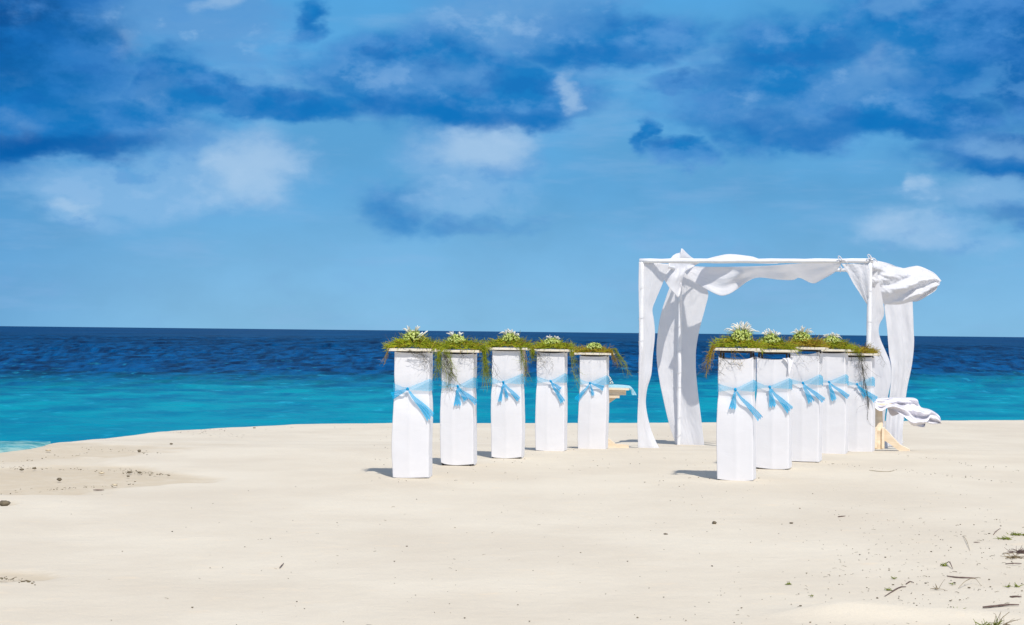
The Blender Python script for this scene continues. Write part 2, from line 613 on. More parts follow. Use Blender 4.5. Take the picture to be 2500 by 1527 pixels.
def wet_mask(x, y):
    """damp debris-strewn patches on the left of the beach, as shapes with ragged edges"""
    n = fbm(x * 1.1, y * 0.9, 21, 4) * 1.3
    n2 = fbm(x * 5, y * 5, 22, 3) * 0.3
    out = np.zeros_like(x)
    for (px0, py0, px1, py1, k) in [(-300, 1140, 390, 1212, 1.0), (-400, 1073, 470, 1118, 0.9), (-400, 1108, 300, 1150, 0.45),
                                    (-200, 1410, 105, 1432, 0.9), (-60, 1228, 40, 1243, 0.8), (300, 1060, 640, 1082, 0.35)]:
        a = W(px0, py1, 10)
        Yn = 10 * (CAMZ) / (CAMZ - a.z)
        c = W(px1, py0, 10)
        Yf = 10 * (CAMZ) / (CAMZ - c.z)
        x1 = W(px1, (py0 + py1) / 2, (Yn + Yf) / 2).x
        x0 = W(px0, (py0 + py1) / 2, (Yn + Yf) / 2).x
        dx = (x - (x0 + x1) / 2) / ((x1 - x0) / 2)
        dy = (y - (Yn + Yf) / 2) / ((Yf - Yn) / 2)
        d = np.sqrt(dx ** 2 + dy ** 2)
        out = np.maximum(out, k * np.clip((1.0 + n + n2 - d) / 0.18, 0, 1))
    return out


def nonuni(a, b_, step, ext, n_ext):
    mid = np.arange(a, b_ + 1e-6, step)
    g = np.geomspace(step, ext, n_ext)
    return np.concatenate([(a - g)[::-1], mid, b_ + g])


gx = nonuni(-9.0, 13.0, 0.055, 500, 36)
gy = nonuni(6.0, 34.0, 0.055, 500, 36)
X, Yg = np.meshgrid(gx, gy)
Z = ground_z(X, Yg)
near = (X > -9.2) & (X < 13.2) & (Yg > 5.8) & (Yg < 34.2)
WM = wet_mask(X, Yg) * near
# relief: wind ripples, filled-in footprints, dug edge of the damp patches
rel = 0.007 * fbm(X * 2.2, Yg * 2.2, 31, 3) + 0.003 * fbm(X * 6, Yg * 7, 33, 2)
Z = Z + near * rel - 0.018 * WM
for _ in range(260):
    fx, fy = random.uniform(-8, 12), random.uniform(7, 30)
    d2 = ((X - fx) / 0.14) ** 2 + ((Yg - fy) / 0.11) ** 2
    Z = Z - random.uniform(0.002, 0.008) * np.exp(-d2)
# sand heaped along a low drift at the right foreground
dp = [W(2010, 1500, 7.8), W(2180, 1478, 8.0), W(2500, 1470, 8.1)]
for px_, amp in ((1990, .02), (2050, .03), (2110, .025), (2200, .02), (2300, .02), (2400, .02)):
    q = W(px_, 1490, 7.75)
    d2 = ((X - q.x) / 0.22) ** 2 + ((Yg - 7.75) / 0.12) ** 2
    Z = Z + amp * np.exp(-d2)


def grid_mesh(name, X, Y, Z, mat, attrs=None):
    nv, nu = X.shape
    me = bpy.data.meshes.new(name)
    me.vertices.add(nu * nv)
    me.vertices.foreach_set('co', np.stack([X, Y, Z], -1).reshape(-1).astype(np.float32))
    idx = np.arange(nu * nv).reshape(nv, nu)
    q = np.stack([idx[:-1, :-1], idx[:-1, 1:], idx[1:, 1:], idx[1:, :-1]], -1).reshape(-1, 4)
    me.loops.add(q.size)
    me.loops.foreach_set('vertex_index', q.reshape(-1).astype(np.int32))
    me.polygons.add(len(q))
    me.polygons.foreach_set('loop_start', np.arange(0, q.size, 4, dtype=np.int32))
    me.polygons.foreach_set('use_smooth', np.ones(len(q), dtype=bool))
    me.update(calc_edges=True)
    for k, v in (attrs or {}).items():
        at = me.attributes.new(k, 'FLOAT', 'POINT')
        at.data.foreach_set('value', v.reshape(-1).astype(np.float32))
    me.materials.append(mat)
    o = bpy.data.objects.new(name, me)
    COL.objects.link(o)
    return o


# sand
m, bb, out = new_mat('beach_sand')
co = obj_co(bb)
at = bb.n('ShaderNodeAttribute', attribute_name='damp')
nA = bb.noise(co, 0.55, 5, 0.6)
nB = bb.noise(bb.vm('MULTIPLY', co, (1.0, 1.6, 1.0)), 3.2, 6, 0.65)
nC = bb.noise(co, 160.0, 3, 0.6)
col = bb.mix(bb.mr(nA, 0.3, 0.7), (0.565, 0.497, 0.395), (0.635, 0.570, 0.460))
warm = bb.m('MULTIPLY', bb.mr(nB, 0.58, 0.74), 0.5)
col = bb.mix(warm, col, (0.68, 0.56, 0.41))
col = bb.mix(bb.m('MULTIPLY', bb.mr(nC, 0.35, 0.8), 0.22), col, (0.42, 0.36, 0.28))
damp = bb.m('MULTIPLY', at.outputs['Fac'], bb.mr(bb.noise(co, 5.0, 5, 0.6), 0.3, 0.6, 0.6, 1.0))
col = bb.mix(bb.m('MULTIPLY', damp, 0.6), col, (0.46, 0.37, 0.25))
spk = bb.mr(bb.noise(co, 70.0, 2, 0.5), 0.74, 0.80)
col = bb.mix(bb.m('MULTIPLY', spk, 0.5), col, (0.20, 0.16, 0.11))
h = bb.m('ADD', bb.m('MULTIPLY', bb.noise(bb.vm('MULTIPLY', co, (6.0, 9.0, 6.0)), 1.0, 6, 0.65), 1.0),
         bb.m('MULTIPLY', bb.noise(co, 45.0, 5, 0.7), 0.22))
nrm = bump(bb, h, 0.55, 0.02)
p = principled(bb, col, 0.95, 0.1, nrm)
bb.nt.links.new(p.outputs[0], out.inputs[0])
sand_mat = m
ground = grid_mesh('sand', X, Yg, Z, sand_mat, {'damp': WM})
tag(ground, kind='structure')


def Gz(x, y):
    return float(ground_z(np.array([x]), np.array([y]))[0]) + 0.002


def G(px, py):
    """place on the sand seen at a photo pixel"""
    Y = 14.0
    for _ in range(40):
        p = W(px, py, Y)
        gz = Gz(p.x, p.y)
        Y = Y * (CAMZ - gz) / max(1e-3, (CAMZ - p.z))
        Y = min(max(Y, 3), 40)
    p = W(px, py, Y)
    return Vector((p.x, p.y, Gz(p.x, p.y)))


# ------------------------------------------------------------------ sea
def waves(x, y):
    r = np.random.default_rng(5)
    z = np.zeros_like(x)
    dist = np.abs(y)
    for k in range(64):
        lam = 0.8 * (9.0 / 0.8) ** (r.random())
        ang = r.normal(0, 0.5) - 0.15
        kx, ky = math.sin(ang) * 2 * math.pi / lam, -math.cos(ang) * 2 * math.pi / lam
        amp = 0.0150 * lam ** 0.50
        ph = r.random() * 6.28
        env = 0.35 + 1.3 * vnoise(x / (lam * 5) + 50 * k, y / (lam * 7) + 31 * k, 100 + k)
        fade = np.clip(1 - (dist * 0.0022 * 2.2) / lam, 0, 1)
        sn = np.sin(kx * x + ky * y + ph)
        z += amp * env * fade * (sn - 0.28 * np.cos(2 * (kx * x + ky * y + ph)))
    return z


rows = [13.0]
while rows[-1] < 420:
    rows.append(rows[-1] + max(0.10, rows[-1] * 0.0026))
rows = np.array(rows)
uu = np.linspace(-0.62, 0.62, 640)
UX, RY = np.meshgrid(uu, rows)
SX = UX * (RY + 6)
SY = RY
damp_in = np.clip((SY - 30) / 130, 0.16, 1.0)
edge = np.clip(np.minimum(np.minimum((0.62 - np.abs(UX)) / 0.06, (420 - SY) / 60), (SY - 13) / 4), 0, 1)
SZ = SEA_Z + waves(SX, SY) * damp_in * edge

m, bb, out = new_mat('sea_water')
geo = bb.n('ShaderNodeNewGeometry')
co = geo.outputs['Position']
sp = bb.n('ShaderNodeSeparateXYZ')
bb.nt.links.new(co, sp.inputs[0])
nE = bb.noise(bb.vm('MULTIPLY', co, (0.07, 0.06, 0.0)), 1.0, 7, 0.7)
yy = bb.m('ADD', bb.m('SUBTRACT', sp.outputs[1], bb.m('MULTIPLY', sp.outputs[0], 0.45)), bb.m('MULTIPLY', bb.m('SUBTRACT', nE, 0.5), 34.0))
deep = bb.mr(yy, 50.0, 90.0)
sh = bb.mix(bb.mr(bb.noise(bb.vm('MULTIPLY', co, (0.40, 0.30, 0.0)), 1.0, 6, 0.66), 0.34, 0.64), (0.0, 0.115, 0.225), (0.0, 0.245, 0.315))
sh = bb.mix(bb.mr(yy, 60.0, 30.0, 0.0, 0.6), sh, (0.0, 0.20, 0.29))
dp1 = bb.mix(bb.mr(bb.noise(bb.vm('MULTIPLY', co, (0.75, 0.13, 0.0)), 1.0, 6, 0.62), 0.36, 0.64), (0.0, 0.014, 0.052), (0.0, 0.068, 0.205))  # streaks stand for lit and dark wave faces, painted into the colour
far = bb.mix(bb.mr(bb.noise(bb.vm('MULTIPLY', co, (0.25, 0.02, 0.0)), 1.0, 6, 0.62), 0.36, 0.64), (0.0, 0.012, 0.045), (0.0, 0.050, 0.15))
vfar = bb.mix(bb.mr(bb.noise(bb.vm('MULTIPLY', co, (0.03, 0.0025, 0.0)), 1.0, 6, 0.65), 0.36, 0.64), (0.0, 0.020, 0.075), (0.0, 0.040, 0.125))
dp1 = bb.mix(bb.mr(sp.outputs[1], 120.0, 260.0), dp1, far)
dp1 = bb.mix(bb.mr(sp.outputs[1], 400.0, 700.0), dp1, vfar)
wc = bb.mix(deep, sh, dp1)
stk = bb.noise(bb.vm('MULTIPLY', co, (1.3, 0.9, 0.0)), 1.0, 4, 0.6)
wc = bb.mix(bb.m('MULTIPLY', bb.mr(stk, 0.58, 0.72), bb.mr(sp.outputs[1], 140.0, 50.0, 0.05, 0.5)), wc, (0.02, 0.36, 0.50))  # pale glints on the ripples, painted into the water colour
shore = bb.mr(yy, 36.0, 30.0)
h1 = bb.noise(bb.vm('MULTIPLY', co, (0.9, 1.5, 1.0)), 1.0, 5, 0.65)
h2 = bb.noise(bb.vm('MULTIPLY', co, (0.22, 0.45, 1.0)), 1.0, 4, 0.6)
hs = bb.m('ADD', bb.m('MULTIPLY', h1, 0.45), bb.m('MULTIPLY', h2, 1.0))
nb = bump(bb, hs, 1.0, 0.25)
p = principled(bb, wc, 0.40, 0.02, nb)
bb.nt.links.new(p.outputs[0], out.inputs[0])
sea_mat = m
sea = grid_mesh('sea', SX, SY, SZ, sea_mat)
tag(sea, kind='structure')
# the open sea round the patch with modelled waves: eight quads, a few mm lower at the seams
mb = MB()
far_d = 30000.0
fanL0, fanL1 = SX[0, 0], SX[-1, 0]
fanR0, fanR1 = SX[0, -1], SX[-1, -1]
zq = SEA_Z - 0.004
A = [(fanL0 + .3, 13.3), (fanR0 - .3, 13.3), (fanR1 - .5, 419.5), (fanL1 + .5, 419.5)]
B = [(-far_d, -500), (far_d, -500), (far_d, far_d), (-far_d, far_d)]
for q in A + B:
    mb.v.append((q[0], q[1], zq))
for k in range(4):
    mb.f.append((k, 4 + k, 4 + (k + 1) % 4, (k + 1) % 4))
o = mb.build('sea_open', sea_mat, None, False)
tag(o, kind='structure')

# thin wash running up the beach at the far left
mb = MB()
wpts_t = cr([W(-160, 1092, 28.9), W(-60, 1088, 28.7), W(10, 1083, 28.4), W(70, 1079, 28.2), W(105, 1077, 28.0), W(122, 1080, 27.9)], 60)
wpts_b = cr([W(-160, 1122, 26.4), W(-60, 1115, 26.4), W(10, 1108, 26.4), W(70, 1100, 26.6), W(105, 1093, 27.0), W(124, 1086, 27.6)], 60)
v = np.linspace(0, 1, 14)[:, None, None]
PG = wpts_t[None] * (1 - v) + wpts_b[None] * v
PG[..., 2] = np.maximum(PG[..., 2], SEA_Z) * 0 + np.where(True, SEA_Z + 0.02 + 0.16 * np.sin(np.pi * np.clip(v[..., 0] * 0.85 + 0.1, 0, 1)) * (1 + 0.4 * fbm(PG[..., 0] * 2, PG[..., 1] * 2, 4, 3)), 0)
mb.grid(PG)
m, bb, out = new_mat('surf_wash')
f = bb.noise(bb.vm('MULTIPLY', obj_co(bb), (2.5, 6.0, 2.0)), 1.0, 6, 0.7)
colw = bb.mix(bb.mr(f, 0.40, 0.66), (0.06, 0.32, 0.34), (0.33, 0.48, 0.42))
p = principled(bb, colw, 0.4, 0.2, bump(bb, f, 0.6, 0.05))
tr = bb.n('ShaderNodeBsdfTransparent')
mx = bb.n('ShaderNodeMixShader')
bb.put(mx.inputs[0], bb.mr(f, 0.30, 0.6, 0.55, 0.95))
bb.nt.links.new(tr.outputs[0], mx.inputs[1])
bb.nt.links.new(p.outputs[0], mx.inputs[2])
bb.nt.links.new(mx.outputs[0], out.inputs[0])
o = mb.build('surf_foam', m)
tag(o, 'thin pale wash of a small wave running up the sand edge', 'surf', kind='stuff')

# ------------------------------------------------------------------ covered pedestals
def cover_mesh(w, d, h, seed, hem_gap, top_gap, sag):
    """square cloth sleeve over a frame, local coordinates, front = -y"""
    nper, nz = 132, 70
    t = np.linspace(0, 4, nper, endpoint=False)
    z = np.linspace(0, 1, nz)
    T, ZZ = np.meshgrid(t, z)
    side = np.floor(T).astype(int)
    f = T - side
    # ease so that points crowd at the corners
    fe = f - 0.11 * np.sin(2 * np.pi * f) / 1.3
    hx, hy = w / 2, d / 2
    Xs = np.select([side == 0, side == 1, side == 2, side == 3], [-hx + w * fe, hx, hx - w * fe, -hx])
    Ys = np.select([side == 0, side == 1, side == 2, side == 3], [-hy, -hy + d * fe, hy, hy - d * fe])
    r = np.random.default_rng(seed)
    ph = r.random(8) * 6.28
    # cloth slackness: narrower at the sash, fuller mid height, small twist
    pinch = -0.009 * np.exp(-((ZZ - 0.70) / 0.07) ** 2) + 0.010 * np.sin(np.pi * np.clip(ZZ / 0.68, 0, 1)) * r.uniform(0.2, 1.0) \
        + 0.012 * (1 - ZZ) * r.uniform(0, 1)
    bel = np.sin(np.pi * f)
    # outwards normal
    Nx = np.select([side == 1, side == 3], [1.0, -1.0], 0.0)
    Ny = np.select([side == 0, side == 2], [-1.0, 1.0], 0.0)
    cx, cy = Xs / hx, Ys / hy
    nl = np.sqrt(cx ** 2 + cy ** 2)
    fold = 0.006 * np.abs(np.sin(np.pi * (f - 0.5 - r.uniform(-.03, .03)) * 1.0)) * (1 - bel) * 0
    crease = 0.0045 * (np.exp(-np.abs(f - 0.5 - r.uniform(-.10, .06)) / 0.045)) * (side % 2 == 0)
    wr = 0.008 * fbm(T * 1.6 + seed, ZZ * 2.2, seed, 2) * bel + 0.005 * fbm(T * 1.3 + seed * 3, ZZ * 9.0 + 0.6 * np.sin(T * 3), seed + 7, 3) * bel
    diag = 0.003 * np.sin(14 * ZZ + 5 * f + ph[0]) * bel * np.exp(-((ZZ - 0.66) / 0.12) ** 2)
    off = crease + wr + diag + 0.004
    Xo = Xs + Nx * off + pinch * cx / np.maximum(nl, .8)
    Yo = Ys + Ny * off + pinch * cy / np.maximum(nl, .8)
    lean = 0.010 * np.sin(ZZ * 5 + ph[1]) * (1 - ZZ)
    Xo = Xo + lean * 0.7 + 0.008 * fbm(ZZ * 4 + seed, T * 0 + 1.3, seed + 2, 3)
    zb = hem_gap * (0.15 + 1.0 * (1 - bel) ** 0.7 * (0.5 + 0.8 * vnoise(T * 1.1 + seed, T * 0 + .5, seed + 3))) + 0.006 * np.sin(T * 5 + ph[2]) * 0.5
    zt = h - top_gap - sag * bel * (0.5 + 0.9 * vnoise(T * 1.9 + seed, T * 0 + 3.5, seed + 4))
    Zo = zb + (zt - zb) * ZZ
    return np.stack([Xo, Yo, Zo], -1)


def ribbon(mb, pts, widths, wdir, depth, pleats, amp, seed, n=26, nu=16, spread=0.0):
    c = cr(pts, n)
    wv = cr([(a, 0, 0) for a in widths], n)[:, 0]
    wdir = np.array(wdir, float)
    wdir /= np.linalg.norm(wdir)
    dn = np.array(depth, float)
    u = np.linspace(-0.5, 0.5, nu)
    t = np.linspace(0, 1, n)
    r = np.random.default_rng(seed)
    ph = r.random() * 6
    P_ = np.zeros((n, nu, 3))
    for i in range(nu):
        fold = amp * np.sin(2 * np.pi * pleats * (u[i] + .5) + ph + 1.2 * t) * np.clip(t * 3 + .3, 0, 1) * (wv / max(wv.max(), 1e-6))
        ragged = 0.012 * math.sin(u[i] * 17 + ph) * t ** 6
        P_[:, i] = c + wdir[None] * (wv * u[i])[:, None] + dn[None] * fold[:, None] + np.array([0, 0, 1.0])[None] * ragged[:, None]
    mb.grid(P_)


ORD = ['nearest', 'second', 'third', 'fourth', 'farthest']
# side, order, base px x, base y, depth, board top y, yaw(deg), top gap, hem gap, board half overhang, tails
PED = [
    ('left', 0, 1007, 1167, 15.0, 851, 3.5, 0.004, 0.004, [((-38, 18), .035, .06), ((58, 68), .03, .075)]),
    ('left', 1, 1119, 1141, 16.45, 854.5, 6.0, 0.006, 0.030, [((0, 46), .025, .06), ((20, 34), .02, .045), ((46, 40), .03, .05)]),
    ('left', 2, 1239, 1119, 17.5, 849, 7.5, 0.004, 0.014, [((-8, 47), .02, .035), ((10, 38), .02, .035), ((38, 42), .025, .05)]),
    ('left', 3, 1346, 1102, 18.8, 853, 9.0, 0.006, 0.008, [((24, 20), .02, .04), ((30, 50), .03, .05)]),
    ('left', 4, 1449, 1100, 19.6, 861.5, 10.0, 0.010, 0.004, [((-32, 42), .03, .05), ((8, 30), .02, .035), ((33, 12), .02, .045)]),
    ('right', 0, 1797, 1169, 15.1, 850, 13.5, 0.052, 0.006, [((-6, 47), .02, .055), ((60, 70), .03, .055)]),
    ('right', 1, 1888, 1144, 16.45, 854, 16.0, 0.045, 0.012, [((8, 48), .025, .06), ((49, 56), .035, .065)]),
    ('right', 2, 1965, 1122, 17.5, 848, 18.0, 0.020, 0.006, [((20, 46), .03, .06), ((50, 42), .035, .05)]),
    ('right', 3, 2031, 1107, 18.8, 853, 18.0, 0.010, 0.006, [((12, 44), .03, .06), ((46, 36), .03, .05)]),
    ('right', 4, 2097, 1103, 19.6, 863, 19.0, 0.014, 0.008, [((20, 30), .03, .05), ((45, 38), .03, .06)]),
]
COVER_NOTE = {
    ('left', 0): 'white cloth covered pedestal nearest in the row farther from the canopy',
    ('left', 1): 'white covered pedestal whose raised hem shows dark feet, second in the left row',
    ('left', 2): 'middle white covered pedestal of the left row, sash tails in three strips',
    ('left', 3): 'white covered pedestal fourth in the left row, sash tails blown to the right',
    ('left', 4): 'white covered pedestal beside the cream table with blue runner, farthest in left row',
    ('right', 0): 'white covered pedestal nearest in the row before the canopy, dark frame bared on top',
    ('right', 1): 'white covered pedestal second in the canopy row, top hem sagging off its frame',
    ('right', 2): 'middle white covered pedestal in the row before the canopy, under browned moss',
    ('right', 3): 'white covered pedestal fourth in the row before the canopy, flat against its neighbours',
    ('right', 4): 'white covered pedestal by the satin covered table, long dark vines down its front',
}
PW_, PD_ = 0.315, 0.285
PINFO = {}
for (sd, k, bx, by, Y, ty, yaw, tg, hg, tails) in PED:
    base = W(bx, by, Y - 0.1)
    base.y = Y
    base.x = W(bx, by, Y).x
    gz = Gz(base.x, base.y)
    H = W(bx, ty, Y).z - gz - 0.0
    rz = -math.radians(yaw)
    root = empty('covered_pedestal', (base.x, base.y, gz), rz)
    tag(root, COVER_NOTE[(sd, k)], 'pedestal', 'cloth covered pedestals lining the aisle')
    seed = 11 + k * 3 + (40 if sd == 'right' else 0)
    # board of two planks
    for j in (0, 1):
        mb = MB()
        mb.box((0, -0.092 + 0.184 * j, H - 0.013), (0.445 + 0.006 * j, 0.182, 0.025 - 0.001 * j), 0, 0.003)
        mb.build('plank', M['board'], root, False)
    # frame
    for (sx, sy) in ((-1, -1), (1, -1), (1, 1), (-1, 1)):
        mb = MB().box((sx * (PW_ / 2 - 0.018), sy * (PD_ / 2 - 0.018), (H - 0.026) / 2 - 0.03), (0.018, 0.018, H - 0.026 + 0.06))
        mb.build('leg', M['metal'], root, False)
    for s in (-1, 1):
        MB().box((0, s * (PD_ / 2 - 0.018), H - 0.036), (PW_ - 0.056, 0.018, 0.018)).build('frame_rail', M['metal'], root, False)
        MB().box((s * (PW_ / 2 - 0.018), 0, H - 0.036), (0.018, PD_ - 0.056, 0.018)).build('frame_rail', M['metal'], root, False)
        MB().box((0, s * (PD_ / 2 - 0.018), 0.05), (PW_ - 0.056, 0.014, 0.014)).build('frame_rail', M['metal'], root, False)
    cm = MB()
    CG = cover_mesh(PW_, PD_, H - 0.027, seed, hg, tg, 0.03 if sd == 'right' and k in (0, 1, 2) else 0.010)
    cm.grid(CG, True)
    cov = cm.build('cover', M['cover'], root)
    if sd == 'right' and k == 1:     # a loose corner of cloth hanging off the top right
        mb = MB()
        L_ = cr([(0.10, -0.165, H - 0.085), (0.13, -0.17, H - 0.10), (0.155, -0.17, H - 0.14)], 14)
        R_ = cr([(0.20, -0.14, H - 0.075), (0.205, -0.15, H - 0.12), (0.165, -0.17, H - 0.26)], 14)
        uu_ = np.linspace(0, 1, 12)[None, :, None]
        g_ = L_[:, None] * (1 - uu_) + R_[:, None] * uu_
        g_[..., 1] += 0.012 * np.sin(uu_[..., 0] * 9)
        mb.grid(g_)
        mb.build('loose_corner', M['cover'], cov)
    # sash: band round the cover, gathered at a knot in front
    ppm = FPX / Y
    zk = H * 0.70 - 0.012
    hx, hy = PW_ / 2 + 0.004, PD_ / 2 + 0.012
    sash = MB()
    npt = 24
    # path: knot -> right corner -> back right -> back left -> left corner -> knot
    kx = -0.012 + 0.02 * math.sin(seed)
    path = [(kx, -hy - 0.012), (kx + 0.05, -hy - 0.006), (hx, -hy), (hx, 0), (hx, hy), (0, hy), (-hx, hy), (-hx, 0), (-hx, -hy), (kx - 0.05, -hy - 0.006), (kx, -hy - 0.012)]
    hts = [0.018, 0.042, 0.112, 0.10, 0.10, 0.10, 0.10, 0.10, 0.080, 0.028, 0.018]
    zc = [0.0, 0.008, 0.034, 0.030, 0.01, 0.0, 0.0, 0.004, 0.010, 0.002, 0.0]
    dense, hd, zd = [], [], []
    for q in range(len(path) - 1):
        for s_ in np.linspace(0, 1, 9, endpoint=False):
            dense.append((path[q][0] * (1 - s_) + path[q + 1][0] * s_, path[q][1] * (1 - s_) + path[q + 1][1] * s_))
            hd.append(hts[q] * (1 - s_) + hts[q + 1] * s_)
            zd.append(zc[q] * (1 - s_) + zc[q + 1] * s_)
    dense.append(path[-1]); hd.append(hts[-1]); zd.append(zc[-1])
    nvv = 12
    gg = np.zeros((len(dense), nvv, 3))
    for a_, ((x_, y_), h_, z_) in enumerate(zip(dense, hd, zd)):
        nl = max(abs(x_) / hx, abs(y_) / hy)
        for c_ in range(nvv):
            vv = c_ / (nvv - 1) - 0.5
            out_ = 0.007 + 0.002 * math.sin(vv * 22 + a_ * 0.05 + seed)
            L_ = math.hypot(x_, y_)
            gg[a_, c_] = (x_ + x_ / L_ * out_, y_ + y_ / L_ * out_, zk + z_ + vv * h_)
    sash.grid(gg)
    so = sash.build('sash', M['tulle'], root)
    kn = MB().blob((kx, -hy - 0.022, zk - 0.003), 0.014, 8, 6, 0.15, (1.0, .9, 1.15))
    kn.build('knot', M['tulle_gathered'], so)
    for q, ((dx, dy), w0, w1_) in enumerate(tails):
        tb = MB()
        ex, ez = dx / ppm, -dy / ppm
        yl = -hy - 0.012
        far_x = kx + ex
        bend = 0.006 if ex > 0 else 0.003
        pts = [(kx, yl, zk), (kx + ex * 0.22, yl - 0.015, zk + ez * 0.28), (kx + ex * 0.55, yl - bend, zk + ez * 0.56), (kx + ex * 0.85, yl - bend * .6, zk + ez * 0.84), (far_x, yl - 0.01, zk + ez)]
        L_ = math.hypot(ex, ez)
        wd = (-ez / L_, 0.0, ex / L_)
        ribbon(tb, pts, [0.010, w0 * 0.9, w0 * 1.4, w1_ * 1.15, w1_ * 1.25], wd, (0, -1, 0), 3.5, 0.005, seed + q)
        tb.build('sash_tail', M['tulle_gathered'], so)
    PINFO[(sd, k)] = (root, base, gz, H, Y, yaw, kx)


# ------------------------------------------------------------------ flower and vine arrangements
def strand(mb, p0, d0, length, r, curl=0.6, grav=0.0, n=7, sides=3):
    p = Vector(p0)
    d = Vector(d0).normalized()
    pts = [p.copy()]
    st = length / (n - 1)
    for _ in range(n - 1):
        d = (d + Vector((random.gauss(0, curl), random.gauss(0, curl), random.gauss(0, curl) - grav)) * 0.5).normalized()
        p = p + d * st
        pts.append(p.copy())
    mb.tube(pts, r, r * 0.45, sides, False)
    return pts


def hanging(mb, a, c, n, spread, r=0.0016, wig=0.03, branch=2, sag=0.25):
    """strands from a (at the board edge) down to c, wandering"""
    a, c = Vector(a), Vector(c)
    L = (c - a).length
    for i in range(n):
        s0 = Vector((random.gauss(0, spread * .6), random.gauss(0, spread * 0.4), random.uniform(0, .01)))
        f = random.uniform(0.45, 1.05)
        e = a + (c - a) * f + Vector((random.gauss(0, spread), random.gauss(0, spread * .6), random.gauss(0, spread * 0.5)))
        pts = []
        m_ = 9
        w1a, w2a = random.uniform(0, 6), random.uniform(0, 6)
        for k in range(m_):
            t = k / (m_ - 1)
            q = (a + s0).lerp(e, t)
            q += Vector((math.sin(t * 6 + w1a) * wig * t, math.cos(t * 5 + w2a) * wig * 0.6 * t, math.sin(t * math.pi) * sag * L * 0.12))
            q += Vector((random.gauss(0, wig * .12), 0, random.gauss(0, wig * .12)))
            pts.append(q)
        mb.tube(pts, r * random.uniform(.7, 1.3), r * 0.4, 3, False)
        for _ in range(branch):
            k = random.randint(3, m_ - 2)
            strand(mb, pts[k], (pts[k] - pts[k - 1]) + Vector((random.gauss(0, .02), random.gauss(0, .01), random.gauss(0, .02))), L * random.uniform(.12, .3), r * 0.6, 0.7, 0.1, 6)


def lily(mb_p, c, axis, size, npet=6):
    """spider lily: long thin recurving petals"""
    axis = Vector(axis).normalized()
    a = axis.orthogonal().normalized()
    c2 = axis.cross(a)
    for k in range(npet):
        th = 2 * math.pi * k / npet + random.uniform(-.2, .2)
        out_ = a * math.cos(th) + c2 * math.sin(th)
        L = size * random.uniform(0.8, 1.2)
        pts = []
        for t in np.linspace(0, 1, 7):
            pts.append(Vector(c) + axis * (L * (0.75 * t - 0.75 * t * t)) + out_ * (L * 0.75 * t) + Vector((0, 0, -0.25 * L * t ** 3)))
        mb_p.tube(pts, [0.0016, .003, .0038, .0040, .0034, .0022, .0008], None, 4, False)


ARR = {
    ('left', 0): dict(col='vine_green', dx=0.00, h=0.085, clx=0.0, ch=0.10, lil=2, lab='green vine mat with tall white spider lilies on the nearest left pedestal', spread=0.235),
    ('left', 1): dict(col='vine_green', dx=0.02, h=0.085, clx=-0.03, ch=0.085, lil=2, lab='thick green vine mat trailing over both edges of the second left pedestal', spread=0.25),
    ('left', 2): dict(col='vine_green', dx=0.0, h=0.085, clx=0.02, ch=0.09, lil=3, lab='bushy white lily spray in green vines on the middle left pedestal', spread=0.235),
    ('left', 3): dict(col='vine_green', dx=0.0, h=0.075, clx=0.0, ch=0.07, lil=2, lab='drooping lilies and lime buds in vines on the fourth left pedestal', spread=0.23),
    ('left', 4): dict(col='vine_brown', dx=-0.03, h=0.05, clx=0.0, ch=0.08, lil=0, lab='lime bud posy without lilies, its vines blowing right toward the canopy', spread=0.22),
    ('right', 0): dict(col='vine_green', dx=0.0, h=0.085, clx=0.04, ch=0.12, lil=4, lab='widest white lily spray on olive vines, nearest pedestal before the canopy', spread=0.22),
    ('right', 1): dict(col='vine_green', dx=0.0, h=0.08, clx=-0.03, ch=0.10, lil=3, lab='white lilies over dark green vines on the second pedestal before the canopy', spread=0.20),
    ('right', 2): dict(col='vine_brown', dx=0.0, h=0.08, clx=-0.04, ch=0.11, lil=3, lab='lime buds and lilies in reddish brown vines on the middle canopy row pedestal', spread=0.20),
    ('right', 3): dict(col='vine_green', dx=0.0, h=0.09, clx=-0.01, ch=0.085, lil=3, lab='low arrangement of curled white lilies on the fourth pedestal before the canopy', spread=0.22),
    ('right', 4): dict(col='vine_brown', dx=0.0, h=0.055, clx=-0.12, ch=0.05, lil=0, lab='brown vine clump with pale buds and long trailing vines by the canopy post', spread=0.18),
}
